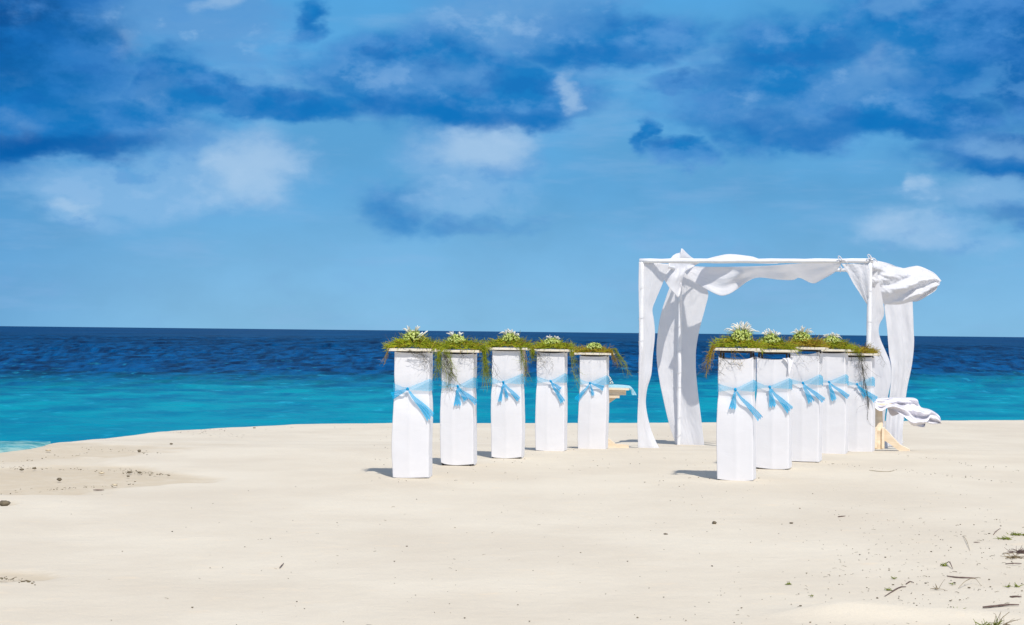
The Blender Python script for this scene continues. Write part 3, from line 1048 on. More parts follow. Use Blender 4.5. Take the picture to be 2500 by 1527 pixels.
# hanging bunches: (key, colour, start px, end px, strands, spread m, wiggle, r)
HANG = [
    (('left', 0), 'vine_brown', (950, 855), (933, 902), 7, .012, .012, .0018),
    (('left', 0), 'twig_dark', (1000, 860), (1055, 892), 8, .03, .05, .0016),
    (('left', 0), 'twig_dark', (1028, 860), (1054, 950), 5, .02, .05, .0015),
    (('left', 1), 'vine_green', (1072, 852), (1068, 925), 42, .022, .02, .0022),
    (('left', 1), 'twig_dark', (1085, 870), (1110, 960), 14, .035, .06, .0018),
    (('left', 1), 'vine_green', (1090, 858), (1105, 955), 16, .035, .05, .0020),
    (('left', 1), 'twig_dark', (1125, 860), (1145, 905), 4, .03, .05, .0014),
    (('left', 1), 'vine_green', (1182, 850), (1190, 950), 44, .022, .025, .0021),
    (('left', 1), 'twig_dark', (1195, 860), (1215, 960), 6, .03, .06, .0016),
    (('left', 2), 'vine_green', (1270, 850), (1287, 935), 14, .018, .03, .0019),
    (('left', 2), 'vine_brown', (1280, 860), (1285, 950), 10, .018, .03, .0018),
    (('left', 3), 'vine_green', (1300, 852), (1303, 885), 36, .022, .02, .0024),
    (('left', 3), 'twig_dark', (1310, 865), (1335, 900), 9, .03, .05, .0017),
    (('left', 3), 'twig_dark', (1343, 862), (1345, 920), 4, .03, .06, .0015),
    (('left', 3), 'vine_green', (1392, 855), (1412, 955), 16, .02, .04, .0019),
    (('left', 4), 'vine_brown', (1490, 860), (1512, 900), 22, .018, .02, .0021),
    (('left', 4), 'vine_green', (1500, 855), (1535, 920), 24, .025, .03, .0020),
    (('right', 0), 'vine_brown', (1742, 848), (1718, 920), 26, .018, .02, .0022),
    (('right', 0), 'vine_brown', (1745, 852), (1712, 912), 8, .02, .05, .0018),
    (('right', 0), 'twig_dark', (1758, 862), (1760, 925), 10, .04, .05, .0018),
    (('right', 0), 'vine_brown', (1790, 856), (1800, 900), 6, .04, .05, .0016),
    (('right', 1), 'twig_dark', (1855, 860), (1868, 885), 3, .03, .05, .0015),
    (('right', 2), 'twig_dark', (1960, 858), (1962, 910), 3, .04, .06, .0015),
    (('right', 2), 'twig_dark', (1998, 858), (1998, 925), 3, .02, .06, .0015),
    (('right', 4), 'vine_green', (2090, 850), (2100, 880), 18, .03, .03, .0022),
    (('right', 4), 'twig_dark', (2100, 868), (2110, 945), 14, .04, .06, .0018),
    (('right', 4), 'twig_dark', (2105, 900), (2127, 1062), 7, .012, .03, .0026),
    (('right', 4), 'twig_dark', (2076, 868), (2080, 900), 3, .01, .02, .0016),
    (('right', 4), 'twig_dark', (2145, 868), (2160, 905), 3, .02, .04, .0014),
]
for key, A_ in ARR.items():
    root, base, gz, H, Y, yaw, kx = PINFO[key]
    random.seed(100 + hash(key[0] == 'left') * 10 + key[1])
    top = gz + H
    org = Vector((base.x, base.y, top))
    e = empty('flower_arrangement', org, -math.radians(yaw))
    tag(e, A_['lab'], 'flower arrangement', 'flower and vine arrangements on the pedestals')
    sp_ = A_['spread']
    # mat of tangled strands (local coordinates)
    for colr, cnt in ((A_['col'], 780), ('vine_brown' if A_['col'] == 'vine_green' else 'vine_green', 170)):
        mb = MB()
        for _ in range(cnt):
            rx = random.uniform(-1, 1)
            ry = random.uniform(-1, 1)
            hgt = A_['h'] * 1.15 * max(0.16, (1 - abs(rx) ** 2.6)) * max(.15, (1 - 0.7 * ry * ry))
            zz = random.uniform(0.12, 1.0) ** 0.7 * hgt
            p0 = (A_['dx'] + rx * (sp_ - .02), ry * 0.165, zz + 0.004)
            dirv = (random.gauss(0, 1) + 0.8 * (1 if rx > 0 else -1), random.gauss(0, .7), random.gauss(0, 0.35) + 0.10)
            p1 = strand(mb, p0, dirv, random.uniform(0.045, 0.125), random.uniform(.0020, .0042), 0.45, 0.10, 7)
        # keep strands above the board
        vs = np.array(mb.v)
        inside = (np.abs(vs[:, 0]) < 0.225) & (np.abs(vs[:, 1]) < 0.19)
        vs[:, 2] = np.where(inside, np.maximum(vs[:, 2], 0.003), vs[:, 2])
        mb.v = list(map(tuple, vs))
        o = mb.build('vine_mat', M[colr], e)
        o['kind'] = 'stuff'
    # a few stray stiff ends sticking up
    mb = MB()
    for _ in range(16):
        sx = random.choice((-1, 1))
        strand(mb, (A_['dx'] + sx * sp_ * random.uniform(.3, 1), random.uniform(-.15, .1), A_['h'] * .5), (sx * random.uniform(.2, 1), random.uniform(-.3, .3), random.uniform(.3, 1)), random.uniform(.05, .11), .0013, .35, 0, 6)
    mb.build('stray_stems', M['dead_grass'], e)
    # bud cluster: a dome of small lime buds
    mb = MB()
    cxl, ch = A_['clx'], A_['ch']
    zc0 = A_['h'] * .85
    for _ in range(240):
        d = Vector((random.gauss(0, 1), random.gauss(0, 1), abs(random.gauss(0, 1)))).normalized()
        rr = random.uniform(0.72, 1)
        q = (cxl + 0.102 * rr * d.x, -0.02 + 0.092 * rr * d.y, zc0 + ch * 0.92 * rr * d.z)
        mb.blob(q, random.uniform(.0065, .0120), 6, 4, .2)
    o = mb.build('bud_cluster', M['bud'], e)
    mb = MB()
    for _ in range(60):
        d = Vector((random.gauss(0, .75), random.gauss(0, .5), abs(random.gauss(0.9, .35)))).normalized()
        q0 = Vector((cxl, -.02, zc0)) + Vector((d.x * .05, d.y * .05, d.z * ch * .4))
        strand(mb, q0, d, ch * random.uniform(.5, .85), .0036, .16, 0, 6, 4)
    o = mb.build('flower_stems', M['stem'], e)
    nl_ = A_['lil']
    for q in range(nl_):
        mb = MB()
        a0 = (q - (nl_ - 1) / 2) / max(1, nl_) * 1.9 + random.uniform(-.15, .15)
        d = Vector((math.sin(a0), random.uniform(-.35, .0), math.cos(a0)))
        c0 = Vector((cxl, -.03, zc0)) + Vector((d.x * .075, d.y * .07, d.z * ch * .80))
        for _ in range(9):
            dd = (d + Vector((random.gauss(0, .55), random.gauss(0, .5), random.gauss(0.6, .3)))).normalized()
            L_ = ch * random.uniform(.65, 1.3)
            side = Vector((dd.x, dd.y, 0))
            pts = []
            for t in np.linspace(0, 1, 8):
                pts.append(c0 + dd * L_ * t * (1 - .25 * t) + side * L_ * .22 * t * t + Vector((0, 0, -L_ * random.uniform(.25, .40) * t ** 3 * (0.3 + abs(dd.x)))))
            mb.tube(pts, [.0030, .0052, .0064, .0068, .0060, .0048, .0032, .0012], None, 4, False)
        mb.build('lily_bloom', M['petal'], e)
    if key == ('left', 0):
        for pl in ([(0.05, -.07, .10), (0.085, -.08, .125), (0.115, -.08, .15), (.135, -.08, .163)], [(0.03, -.07, .10), (0.065, -.08, .13), (0.09, -.08, .15)]):
            MB().tube(pl, [.003, .005, .007, .005][:len(pl)], None, 6).build('lily_bud', M['petal'], e)
    # hanging vines
    Minv = (Matrix.Translation(org) @ Matrix.Rotation(-math.radians(yaw), 4, 'Z')).inverted()
    for (kk, colr, s_, t_, n_, spr, wig, r_) in HANG:
        if kk != key:
            continue
        mb = MB()
        yf = Y - 0.205
        hanging(mb, Minv @ W(s_[0], s_[1] - 3, yf), Minv @ W(t_[0], t_[1], yf + 0.03), n_, spr, r_, wig)
        mb.build('hanging_vine', M[colr], e)

# ------------------------------------------------------------------ canopy frame
YFL, YFR, YRL, YRR = 21.0, 20.3, 23.7, 23.0
tFL, tFR = W(1567, 639, YFL), W(2124, 636, YFR)
zb = (tFL.z + tFR.z) / 2
tRL, tRR = W(1661, 660, YRL), W(2205, 664, YRR)
for q in (tFL, tFR, tRL, tRR):
    q.z = zb
canopy_root = empty('wedding_canopy', ((tFL.x + tRR.x) / 2, (tFL.y + tRR.y) / 2, -0.15))
tag(canopy_root, 'white square pole frame of a beach wedding canopy standing on the sand', 'canopy')
cinv = -Vector(canopy_root.location)


def wpole(name, a, c, r, parent, wob=0.006, mat=None, seed=0):
    random.seed(seed)
    n = 22
    pts, rr = [], []
    for k in range(n):
        t = k / (n - 1)
        pts.append(Vector(a).lerp(Vector(c), t) + cinv + Vector((random.gauss(0, wob * .3), random.gauss(0, wob * .3), random.gauss(0, wob * .2))))
        rr.append(r * (1 + random.uniform(-.07, .07)))
    return MB().tube(pts, rr, None, 12).build(name, mat or M['pole'], parent)


posts = []
for k, (t, r) in enumerate(((tFL, .030), (tFR, .030), (tRL, .028), (tRR, .028))):
    foot = Vector((t.x - (0.0 if k % 2 == 0 else 0.02), t.y, Gz(t.x, t.y) - 0.1))
    po = wpole('post', foot, t + Vector((0, 0, .0)), r, canopy_root, seed=60 + k)
    # cloth wrapping, spiralled round the post
    for w_ in range(7):
        mb = MB()
        z0 = foot.z + 0.15 + (t.z - foot.z - .3) * (w_ + random.uniform(-.25, .25)) / 7
        pts = []
        for a_ in np.linspace(0, 2 * math.pi * 1.15, 18):
            pts.append(Vector((t.x + math.cos(a_) * (r + .003), t.y + math.sin(a_) * (r + .003), z0 + 0.05 * a_ / 6.28 + random.gauss(0, .003))) + cinv)
        mb.tube(pts, .0045, .003, 4)
        mb.build('wrapping_cord', M['drape'], po)
up = Vector((0, 0, 0.0))
e1 = (tFR - tFL).normalized()
e2 = (tRL - tFL).normalized()
wpole('beam', tFL - e1 * .03, tFR + e1 * .04, .030, canopy_root, seed=70)
wpole('beam', tRL - e1 * .03, tRR + e1 * .03, .026, canopy_root, seed=71)
wpole('beam', tFL + e2 * .03, tRL - e2 * .03, .024, canopy_root, seed=72)
wpole('beam', tFR + e2 * .03, tRR - e2 * .03, .024, canopy_root, seed=73)


def tie(center, r, seed):
    """strip of cloth wound once round the pole and knotted, short ends blowing"""
    random.seed(seed)
    c = Vector(center) + cinv
    pts, rr = [], []
    for a_ in np.linspace(0.3, 6.3, 14):
        pts.append(c + Vector((0.012 * math.sin(a_ * .7), -math.cos(a_) * (r + .004), math.sin(a_) * (r + .004))))
        rr.append(.008)
    p0 = c + Vector((0, -r - .012, 0.004))
    for k in range(1, 6):
        pts.append(p0 + Vector((.016 * k, -.006, .012 * k - .004 * k * k)))
        rr.append(.009 - .001 * k)
    k_ = MB().tube(pts, rr, None, 6).build('tie_knot', M['drape'], canopy_root)
    lp = [p0 + Vector((-.035 * math.sin(a_ / 2) ** 2 + .012 * math.sin(a_), -.004, .055 * math.sin(a_ / 2) ** 2 + .010 * math.sin(a_))) for a_ in np.linspace(0, 6.28, 14)]
    MB().tube(lp, .006, .006, 5).build('bow_loop', M['drape'], k_)


P_BK = W(2052, 640, 20.39); P_BK.z = zb
tie(P_BK, .030, 1)
tie(tFR + Vector((0, 0, .02)), .034, 2)
P_RK = W(1668, 660, YRL); P_RK.z = zb
tie(P_RK, .032, 3)
P_RK2 = W(2052, 655, 23.1); P_RK2.z = zb
tie(P_RK2, .030, 4)


# ------------------------------------------------------------------ drapes
def sheet(name, L, R, folds, amp, seed, label, nu=60, nv=110, bulge=0.0, fan=1.0, mat=None, diag=0.0, thick=0.003, small=0.5, crease=0.018, group='white canopy drapes'):
    """cloth between two edge curves given as (px, py, depth); folds run along v"""
    Lp = cr([W(*q) for q in L], nv)
    Rp = cr([W(*q) for q in R], nv)
    u = np.linspace(0, 1, nu)[None, :]
    v = np.linspace(0, 1, nv)[:, None]
    P_ = Lp[:, None] * (1 - u[..., None]) + Rp[:, None] * u[..., None]
    wid = np.linalg.norm(Rp - Lp, axis=1)[:, None]
    env = np.sin(np.pi * np.clip(u, 0.0, 1.0)) ** 0.4
    k = amp * np.clip(wid / 0.35, 0.25, 1.4)
    f = np.sin(2 * np.pi * (folds * (u + diag * v) + 0.35 * np.sin(2.3 * v + seed)) + seed)
    f = np.sign(f) * np.abs(f) ** 1.0
    g = fbm(u * folds * 1.7 + seed, v * 2.2, seed, 3) * 2.0
    g2 = fbm(u * folds * 3.1 + v * 2.0 + seed, v * 7.0, seed + 5, 3)
    cre = np.abs(fbm(u * 5 + v * 6 + seed, v * 9 - u * 3, seed + 8, 3)) + 0.6 * np.abs(fbm(u * 9 - v * 4, v * 14 + seed, seed + 11, 2))
    offs = k * (0.55 * f * (0.4 + fan * v) + small * g + 0.5 * small * g2) * (0.35 + 0.65 * env)
    offs = offs - crease * cre * np.clip(wid / 0.3, 0.3, 1.3) * env
    offs = offs + bulge * np.sin(np.pi * u) * np.sin(np.pi * np.clip(v, 0, 1))
    P_[..., 1] -= offs
    P_[..., 0] += 0.15 * offs
    org = P_[0].mean(axis=0)
    mb = MB()
    mb.grid(P_ - org[None, None])
    o = mb.build(name, mat or M['drape'])
    o.location = org
    so_ = o.modifiers.new('thickness', 'SOLIDIFY')
    so_.thickness = thick
    so_.offset = 0
    tag(o, label, 'curtain' if name == 'curtain' else 'drape', group)
    return o


gzf = 0.0
sheet('curtain', [(1560, 640, 20.97), (1559, 700, 20.97), (1561, 800, 20.97), (1561, 870, 20.95), (1559, 960, 20.93), (1556, 1030, 20.9), (1558, 1097, 20.85)],
      [(1634, 645, 21.05), (1628, 665, 21.05), (1617, 695, 21.05), (1600, 735, 21.05), (1593, 757, 21.05), (1597, 785, 21.05), (1599, 820, 21.05), (1594, 870, 21.05), (1590, 915, 21.02), (1580, 950, 21.0), (1577, 990, 21.0), (1587, 1040, 20.95), (1600, 1075, 20.9), (1611, 1097, 20.85)],
      1.5, 0.020, 3, 'narrow white curtain wound round the front left canopy post, flaring at its foot')
sheet('curtain', [(1655, 666, 23.78), (1640, 690, 23.78), (1625, 730, 23.78), (1612, 775, 23.78), (1604, 830, 23.78), (1603, 875, 23.78), (1609, 925, 23.78), (1618, 970, 23.78), (1632, 1030, 23.78), (1652, 1092, 23.78)],
      [(1690, 668, 23.78), (1712, 690, 23.78), (1729, 715, 23.78), (1722, 752, 23.78), (1709, 800, 23.78), (1700, 850, 23.78), (1699, 900, 23.78), (1703, 950, 23.78), (1710, 1010, 23.78), (1720, 1093, 23.78)],
      1.2, 0.018, 8, 'broad white curtain billowing at the rear left canopy post', bulge=-0.05, nu=80)
sheet('drape', [(1668, 657, 23.62), (1690, 651, 23.5), (1730, 652, 23.2), (1780, 652, 22.9), (1830, 651, 22.5), (1880, 649, 22.0), (1920, 646, 21.5), (1970, 643, 21.0), (2052, 641, 20.45)],
      [(1668, 662, 23.55), (1695, 688, 23.25), (1725, 707, 23.0), (1757, 722, 22.85), (1778, 719, 22.8), (1800, 706, 22.8), (1824, 688, 22.75), (1852, 678, 22.5), (1900, 683, 22.0), (1935, 684, 21.8), (1953, 679, 21.6), (1985, 692, 21.3), (2008, 683, 21.0), (2040, 664, 20.7), (2054, 645, 20.42)],
      1.5, 0.05, 5, 'white cloth swagged under the canopy roof from rear corner to front beam', nu=60, nv=150, diag=0.2, small=0.8)
sheet('drape', [(1720, 634, 23.2), (1750, 626, 23.2), (1780, 621, 23.2), (1815, 624, 23.15), (1840, 628, 23.1), (1862, 638, 22.9)],
      [(1705, 641, 22.9), (1750, 642, 22.85), (1790, 642, 22.8), (1830, 643, 22.8), (1870, 644, 22.7), (1900, 644, 22.6)],
      1.0, 0.03, 15, 'white roof cloth puffing up just above the front canopy beam', nu=30, nv=80)
sheet('drape', [(1632, 645, 23.15), (1640, 628, 23.22), (1650, 620, 23.27), (1660, 617, 23.30), (1664, 607, 23.31), (1676, 618, 23.38), (1690, 630, 23.48), (1712, 640, 23.58)],
      [(1620, 680, 22.85), (1626, 690, 22.91), (1636, 705, 22.98), (1648, 718, 23.05), (1656, 726, 23.11), (1662, 708, 23.18), (1660, 690, 23.24), (1664, 668, 23.38)],
      2.0, 0.03, 12, 'white cloth peaked like a sail over the left side of the canopy roof', nu=40, nv=60, small=0.5)
sheet('curtain', [(2054, 645, 20.36), (2068, 665, 20.36), (2082, 690, 20.34), (2098, 715, 20.32), (2120, 748, 20.3)],
      [(2122, 643, 20.3), (2121, 670, 20.27), (2122, 700, 20.27), (2122, 725, 20.27), (2123, 749, 20.3)],
      2.0, 0.03, 4, 'white cloth triangle pulled from the front beam to the right canopy post', nv=60, fan=0.4)
sheet('curtain', [(2122, 655, 20.36), (2120, 720, 20.36), (2122, 800, 20.38), (2119, 850, 20.4), (2122, 920, 20.45), (2128, 1000, 20.45), (2130, 1095, 20.5)],
      [(2140, 655, 20.4), (2156, 742, 20.42), (2158, 770, 20.45), (2148, 790, 20.45), (2145, 808, 20.45), (2150, 830, 20.48), (2163, 860, 20.5), (2174, 890, 20.5), (2175, 930, 20.5), (2168, 970, 20.5), (2160, 1030, 20.52), (2168, 1095, 20.55)],
      1.3, 0.020, 6, 'white curtain behind the front right canopy post with a pinched waist')
sheet('curtain', [(2156, 700, 22.7), (2158, 740, 22.7), (2165, 800, 22.7), (2170, 860, 22.7), (2176, 900, 22.7), (2172, 960, 22.7), (2162, 1030, 22.7), (2165, 1092, 22.7)],
      [(2226, 700, 22.85), (2228, 740, 22.85), (2230, 800, 22.85), (2231, 840, 22.85), (2226, 890, 22.85), (2214, 950, 22.85), (2208, 1000, 22.85), (2204, 1045, 22.8), (2200, 1092, 22.8)],
      2.0, 0.040, 9, 'white curtain at the rear right canopy post, half in the shade of the cloth above')
sheet('drape', [(2128, 634, 20.3), (2150, 639, 20.7), (2175, 645, 21.0), (2203, 655, 21.3), (2222, 652, 21.4), (2240, 650, 21.4), (2262, 658, 21.3), (2282, 668, 21.2), (2293, 679, 21.1), (2298, 686, 21.0)],
      [(2126, 712, 20.35), (2135, 728, 20.5), (2158, 742, 20.7), (2185, 744, 20.9), (2205, 742, 21.0), (2225, 737, 21.0), (2243, 735, 21.0), (2265, 722, 21.0), (2284, 709, 21.0), (2289, 694, 21.0)],
      2.6, 0.060, 21, 'white cloth ballooning out to the right from the top of the canopy', crease=0.045, bulge=0.28, nu=80, nv=110, diag=1.1, small=0.9)

# ------------------------------------------------------------------ tables
random.seed(31)


def table_leg_shape(mb, c, r, h, prof):
    seg = 20
    g = np.zeros((len(prof), seg, 3))
    for j, (t, k) in enumerate(prof):
        for i in range(seg):
            a_ = 2 * math.pi * i / seg
            g[j, i] = (c[0] + math.cos(a_) * r * k, c[1] + math.sin(a_) * r * k, c[2] + h * t)
    mb.grid(g, True)


def plate(mb, pts, t, axis):
    """extrude a closed outline pts (list of 3d) by t along axis, centred"""
    ax = Vector(axis) * t * 0.5
    o = len(mb.v)
    n = len(pts)
    for s in (-1, 1):
        for p_ in pts:
            q = Vector(p_) + ax * s
            mb.v.append((q.x, q.y, q.z))
    mb.f.append(tuple(o + i for i in reversed(range(n))))
    mb.f.append(tuple(o + n + i for i in range(n)))
    for i in range(n):
        j = (i + 1) % n
        mb.f.append((o + i, o + j, o + n + j, o + n + i))


# right: pedestal table under blown satin
tc_ = W(2143, 1100, 19.95)
tz = Gz(tc_.x, 19.95)
troot = empty('pedestal_table', (tc_.x, 19.95, tz))
tag(troot, 'cream pedestal table with a splayed foot under blown white satin', 'table')
TH = W(2143, 984, 19.95).z - tz
mb = MB()
table_leg_shape(mb, (0, 0, 0.02), 0.062, TH - 0.04, [(0, 1), (.10, 1.0), (.12, 1.06), (.14, 1.0), (.38, .98), (.40, 1.08), (.43, 1.08), (.45, .98), (.60, 1.0), (.75, .88), (.9, .85), (1, .9)])
mb.build('column', M['cream'], troot)
mb = MB()
g = []
seg = 28
mb2 = MB()
table_leg_shape(mb2, (0.02, 0.10, TH - 0.03), 0.17, 0.025, [(0, 0.001), (0, 1.0), (.5, 1.01), (1, 1.0), (1, .001)])
mb2.build('tabletop', M['cream'], troot)
for k, a_ in enumerate((-0.45, 2.0, -2.35, 3.3)):
    mb = MB()
    ca, sa = math.cos(a_), math.sin(a_)
    sc = 1.0 if k == 0 else 0.62
    pr = [(0.045, 0.26), (0.09, 0.27), (0.17, 0.19), (0.27, 0.085), (0.345, 0.055), (0.385, 0.035), (0.392, 0.0), (0.29, -0.005), (0.25, 0.02), (0.17, 0.075), (0.10, 0.12), (0.045, 0.13)]
    plate(mb, [(x_ * ca * sc, x_ * sa * sc, z_) for x_, z_ in pr], 0.045, (-sa, ca, 0))
    mb.build('foot', M['cream'], troot, False)
for xo in (-0.045, 0.045):
    MB().box((xo - .0, -0.075, 0.16), (0.036, 0.02, 0.26), 0, .004).build('column_pilaster', M['cream'], troot, False)

# satin cloth, blown to the right
Tt = [(2132, 974, 20.12), (2160, 971.5, 20.17), (2195, 971.5, 20.22), (2229, 972, 20.17), (2240, 984, 20.12), (2250, 995, 20.07), (2270, 1000, 20.12), (2284, 1008, 20.12), (2295, 1019, 20.07), (2298, 1034, 20.07)]
Tb = [(2131, 983, 19.79), (2138, 997, 19.77), (2150, 1004, 19.79), (2166, 996, 19.83), (2180, 1000, 19.83), (2196, 1010, 19.79), (2212, 1024, 19.77), (2226, 1038, 19.77), (2240, 1041, 19.83), (2256, 1043, 19.89), (2260, 1032, 19.97), (2275, 1036, 20.02), (2296, 1035, 20.07)]
so_ = sheet('satin_cloth', Tt, Tb, 2.2, 0.085, 14, 'shiny white satin tablecloth blown out from the table behind the pedestals', nu=60, nv=120, bulge=0.10, mat=M['satin'], small=1.3, diag=1.6, group='')
so_['category'] = 'tablecloth'
Tb2 = [(2165, 990, 20.1), (2172, 1010, 20.12), (2180, 1016, 20.12), (2196, 1010, 20.12), (2205, 1005, 20.1)]
Tt2 = [(2140, 985, 20.2), (2155, 980, 20.2), (2170, 978, 20.2), (2190, 980, 20.2), (2210, 990, 20.2)]
mb = MB()
a_, c_ = cr([W(*q) for q in Tt2], 30), cr([W(*q) for q in Tb2], 30)
u_ = np.linspace(0, 1, 14)[None, :, None]
g_ = a_[:, None] * (1 - u_) + c_[:, None] * u_
g_ = g_ - np.array(so_.location)
mb.grid(g_)
mb.build('back_flap', M['satin'], so_)

# left: cream table beside the fifth pedestal, only its right end in view
tY = 20.35
foot = W(1450, 1094, tY)
tzl = Gz(foot.x, tY)
lroot = empty('ceremony_table', (foot.x, tY, tzl), math.radians(-8))
tag(lroot, 'cream wooden table with bracketed end showing beside the farthest left pedestal', 'table')
xe = W(1538, 950, tY).x - foot.x
ztop = W(1530, 947, tY).z - tzl
for j in range(3):
    MB().box((xe * 0.35, -0.17 + 0.17 * j, ztop - 0.012), (xe * 1.30, 0.167, 0.024), 0, .003).build('plank', M['cream'], lroot, False)
MB().box((xe * .33, -0.20, ztop - 0.055), (xe * 1.18, 0.02, 0.058), 0, .002).build('apron', M['cream'], lroot, False)
MB().box((xe * .26, -0.20, ztop - 0.105), (xe * .96, 0.024, 0.035), 0, .002).build('rail', M['cream'], lroot, False)
mb = MB().box((xe * 0.08, -.05, (ztop - .03) / 2), (0.09, 0.09, ztop - .04), 0, .006)
mb.build('column', M['cream'], lroot, False)
mb = MB()
plate(mb, [(xe * .2, -.05, ztop - .09), (xe * .74, -.05, ztop - .09), (xe * .70, -.05, ztop - .105), (xe * .2, -.05, ztop - .27)], .03, (0, 1, 0))
mb.build('bracket', M['cream'], lroot, False)
mb = MB()
plate(mb, [(xe * .15, -.05, .20), (xe * .30, -.05, .16), (xe * .62, -.05, .055), (xe * .98, -.05, .045), (xe * 1.0, -.05, 0), (xe * .3, -.05, 0.0), (xe * .15, -.05, 0.0)], .045, (0, 1, 0))
mb.build('foot', M['cream'], lroot, False)
mb = MB()
plate(mb, [(-xe * .05, -.05, .20), (-xe * .20, -.05, .12), (-xe * .32, -.05, .045), (-xe * .32, -.05, 0), (-xe * .05, -.05, 0.0)], .045, (0, 1, 0))
mb.build('foot', M['cream'], lroot, False)

# blue runner lying on it and blown off its end
rb = MB()
pA = [(1430, 940, tY - .1), (1470, 940, tY - .12), (1500, 939, tY - .1), (1530, 941, tY - .1), (1540, 944, tY - .1), (1549, 955, tY - .1), (1555, 965, tY - .1)]
pB = [(1430, 946, tY - .25), (1470, 946, tY - .25), (1500, 946.5, tY - .25), (1530, 947.5, tY - .25), (1539, 949, tY - .25), (1541, 957, tY - .2), (1543, 965, tY - .2)]
a_, c_ = cr([W(*q) for q in pA], 50), cr([W(*q) for q in pB], 50)
u_ = np.linspace(0, 1, 20)[None, :, None]
g_ = a_[:, None] * (1 - u_) + c_[:, None] * u_
g_[..., 1] += 0.012 * np.sin(u_[..., 0] * 16)
org = g_[0].mean(axis=0)
rb.grid(g_ - org)
ro = rb.build('table_runner', M['runner'])
ro.location = org
tag(ro, 'sheer light blue runner hanging off the end of the cream table', 'table runner')
e = empty('posy', W(1487, 938, tY - .1))
tag(e, 'small white blossoms lying on the cream table beside the pedestal', 'posy')
mb = MB()
for _ in range(26):
    mb.blob((random.gauss(0, .022), random.gauss(0, .02), abs(random.gauss(0.03, .035))), random.uniform(.007, .012), 6, 4, .3)
mb.build('blossoms', M['petal'], e)

# ------------------------------------------------------------------ beach wrack: sticks, sprigs, stones
def stick_obj(pts_px, r, label, mat='driftwood', name='driftwood_stick', cat='stick', group='sticks lying on the sand', lift=0.0):
    P_ = [G(*q) for q in pts_px]
    org = P_[0].copy()
    P_ = [q - org + Vector((0, 0, r * 0.5 + lift * math.sin(math.pi * k / max(1, len(P_) - 1)))) for k, q in enumerate(P_)]
    r *= 0.62
    c = cr(P_, 10)
    n = len(c)
    rr = [r * (0.55 + 0.6 * math.sin(math.pi * min(1, (k + 1.2) / n))) * random.uniform(.85, 1.15) for k in range(n)]
    mb = MB().tube([Vector(q) for q in c], rr, None, 6)
    o = mb.build(name, M[mat])
    o.location = org
    tag(o, label, cat, group)
    return o


stick_obj([(2312, 1408), (2335, 1411), (2358, 1412), (2384, 1413)], .0060, 'long straight brown stick lying near the middle right of the sand')
stick_obj([(2400, 1485), (2430, 1482), (2460, 1479), (2488, 1479)], .0085, 'thick tapering brown stick in the lower right corner of the sand')
stick_obj([(2046, 1263), (2064, 1261)], .0060, 'short straight grey stick below the canopy table')
stick_obj([(2212, 1427), (2222, 1421), (2231, 1424)], .0045, 'small bent dark twig shaped like an arch')
stick_obj([(2311, 1376), (2318, 1382), (2326, 1390)], .0045, 'slanting twig rising from a green sprig', lift=.02)
stick_obj([(2468, 1459), (2480, 1458), (2494, 1459)], .0070, 'stubby dark stick at the right edge above the thickest stick')
stick_obj([(2377, 1325), (2392, 1325)], .0040, 'short flat twig by the pale drag mark on the right')
stick_obj([(2425, 1307), (2432, 1298), (2442, 1291)], .0040, 'upright curved twig pointing toward the seagrass')
stick_obj([(683, 1387), (693, 1376)], .0045, 'lone slanting twig on the empty sand left of the pedestals')
stick_obj([(228, 1198), (254, 1198)], .0080, 'flat dark stick at the edge of the damp sand patch')
stick_obj([(2352, 1310), (2360, 1325), (2368, 1345)], .0022, 'thin pale straw bent across the sand on the right', mat='dead_grass', lift=.01)
stick_obj([(2178, 1454), (2160, 1457), (2195, 1436), (2212, 1434)][::-1][:3], .005, 'curved twig ending in a tiny green sprout')
stick_obj([(2340, 1437), (2358, 1431), (2380, 1425), (2395, 1431)], .0024, 'long thin arched straw below the long straight stick', mat='dead_grass', lift=.03)
stick_obj([(2455, 1378), (2475, 1381), (2494, 1377)], .005, 'dark curved twig at the right edge with an upright side shoot', lift=.01)
stick_obj([(2122, 1149), (2150, 1152), (2172, 1152), (2184, 1149)], .004, 'long faint root line lying behind the nearest canopy row pedestal', mat='dead_grass')


def sprig(px, py, h, n, label, mat='grass', spread=.04, name='grass_sprig', flat=0.5, cat='sprig', group='green sprigs on the sand', seed=0):
    random.seed(seed or int(px * 3 + py))
    q = G(px, py)
    e = MB()
    for _ in range(n):
        a_ = random.uniform(0, 6.28)
        d = Vector((math.cos(a_), math.sin(a_) * .7, random.uniform(.1, 1.0) * (1 - flat) + .15))
        strand(e, (random.gauss(0, spread * .35), random.gauss(0, spread * .3), .002), d, h * random.uniform(.5, 1.1), random.uniform(.0016, .0030), .35, .12, 6, 3)
    o = e.build(name, M[mat])
    o.location = q
    tag(o, label, cat, group)
    return o


sprig(2415, 1538, .07, 50, 'largest grass tuft, cut off by the bottom edge at lower right', 'grass', .07, 'grass_tuft', .2)
sprig(2440, 1533, .11, 24, 'spiky grass tuft beside the largest tuft at the lower right', 'dead_grass', .05, 'grass_tuft', .05)
sprig(2333, 1493, .05, 26, 'bright green flat sprig left of the thickest stick', 'grass', .05, flat=.8)
sprig(2304, 1382, .03, 22, 'leafy green sprig at the top of the slanting twig', 'grass', .02, flat=.4)
sprig(2455, 1317, .045, 40, 'dark green seagrass clump at the inner end of the right edge strip', 'grass', .06, flat=.8)
sprig(2484, 1307, .045, 50, 'green seagrass clump reaching the right edge of the sand', 'grass', .08, flat=.8)
sprig(2483, 1433, .03, 12, 'small green sprout at the right edge above a stubby stick', 'grass', .02)
sprig(2460, 1434, .028, 9, 'faint pale sprout left of the right edge sprout', 'grass', .015)
sprig(2181, 1414, .022, 10, 'tiny yellow green sprout above the curved twig', 'grass', .012)
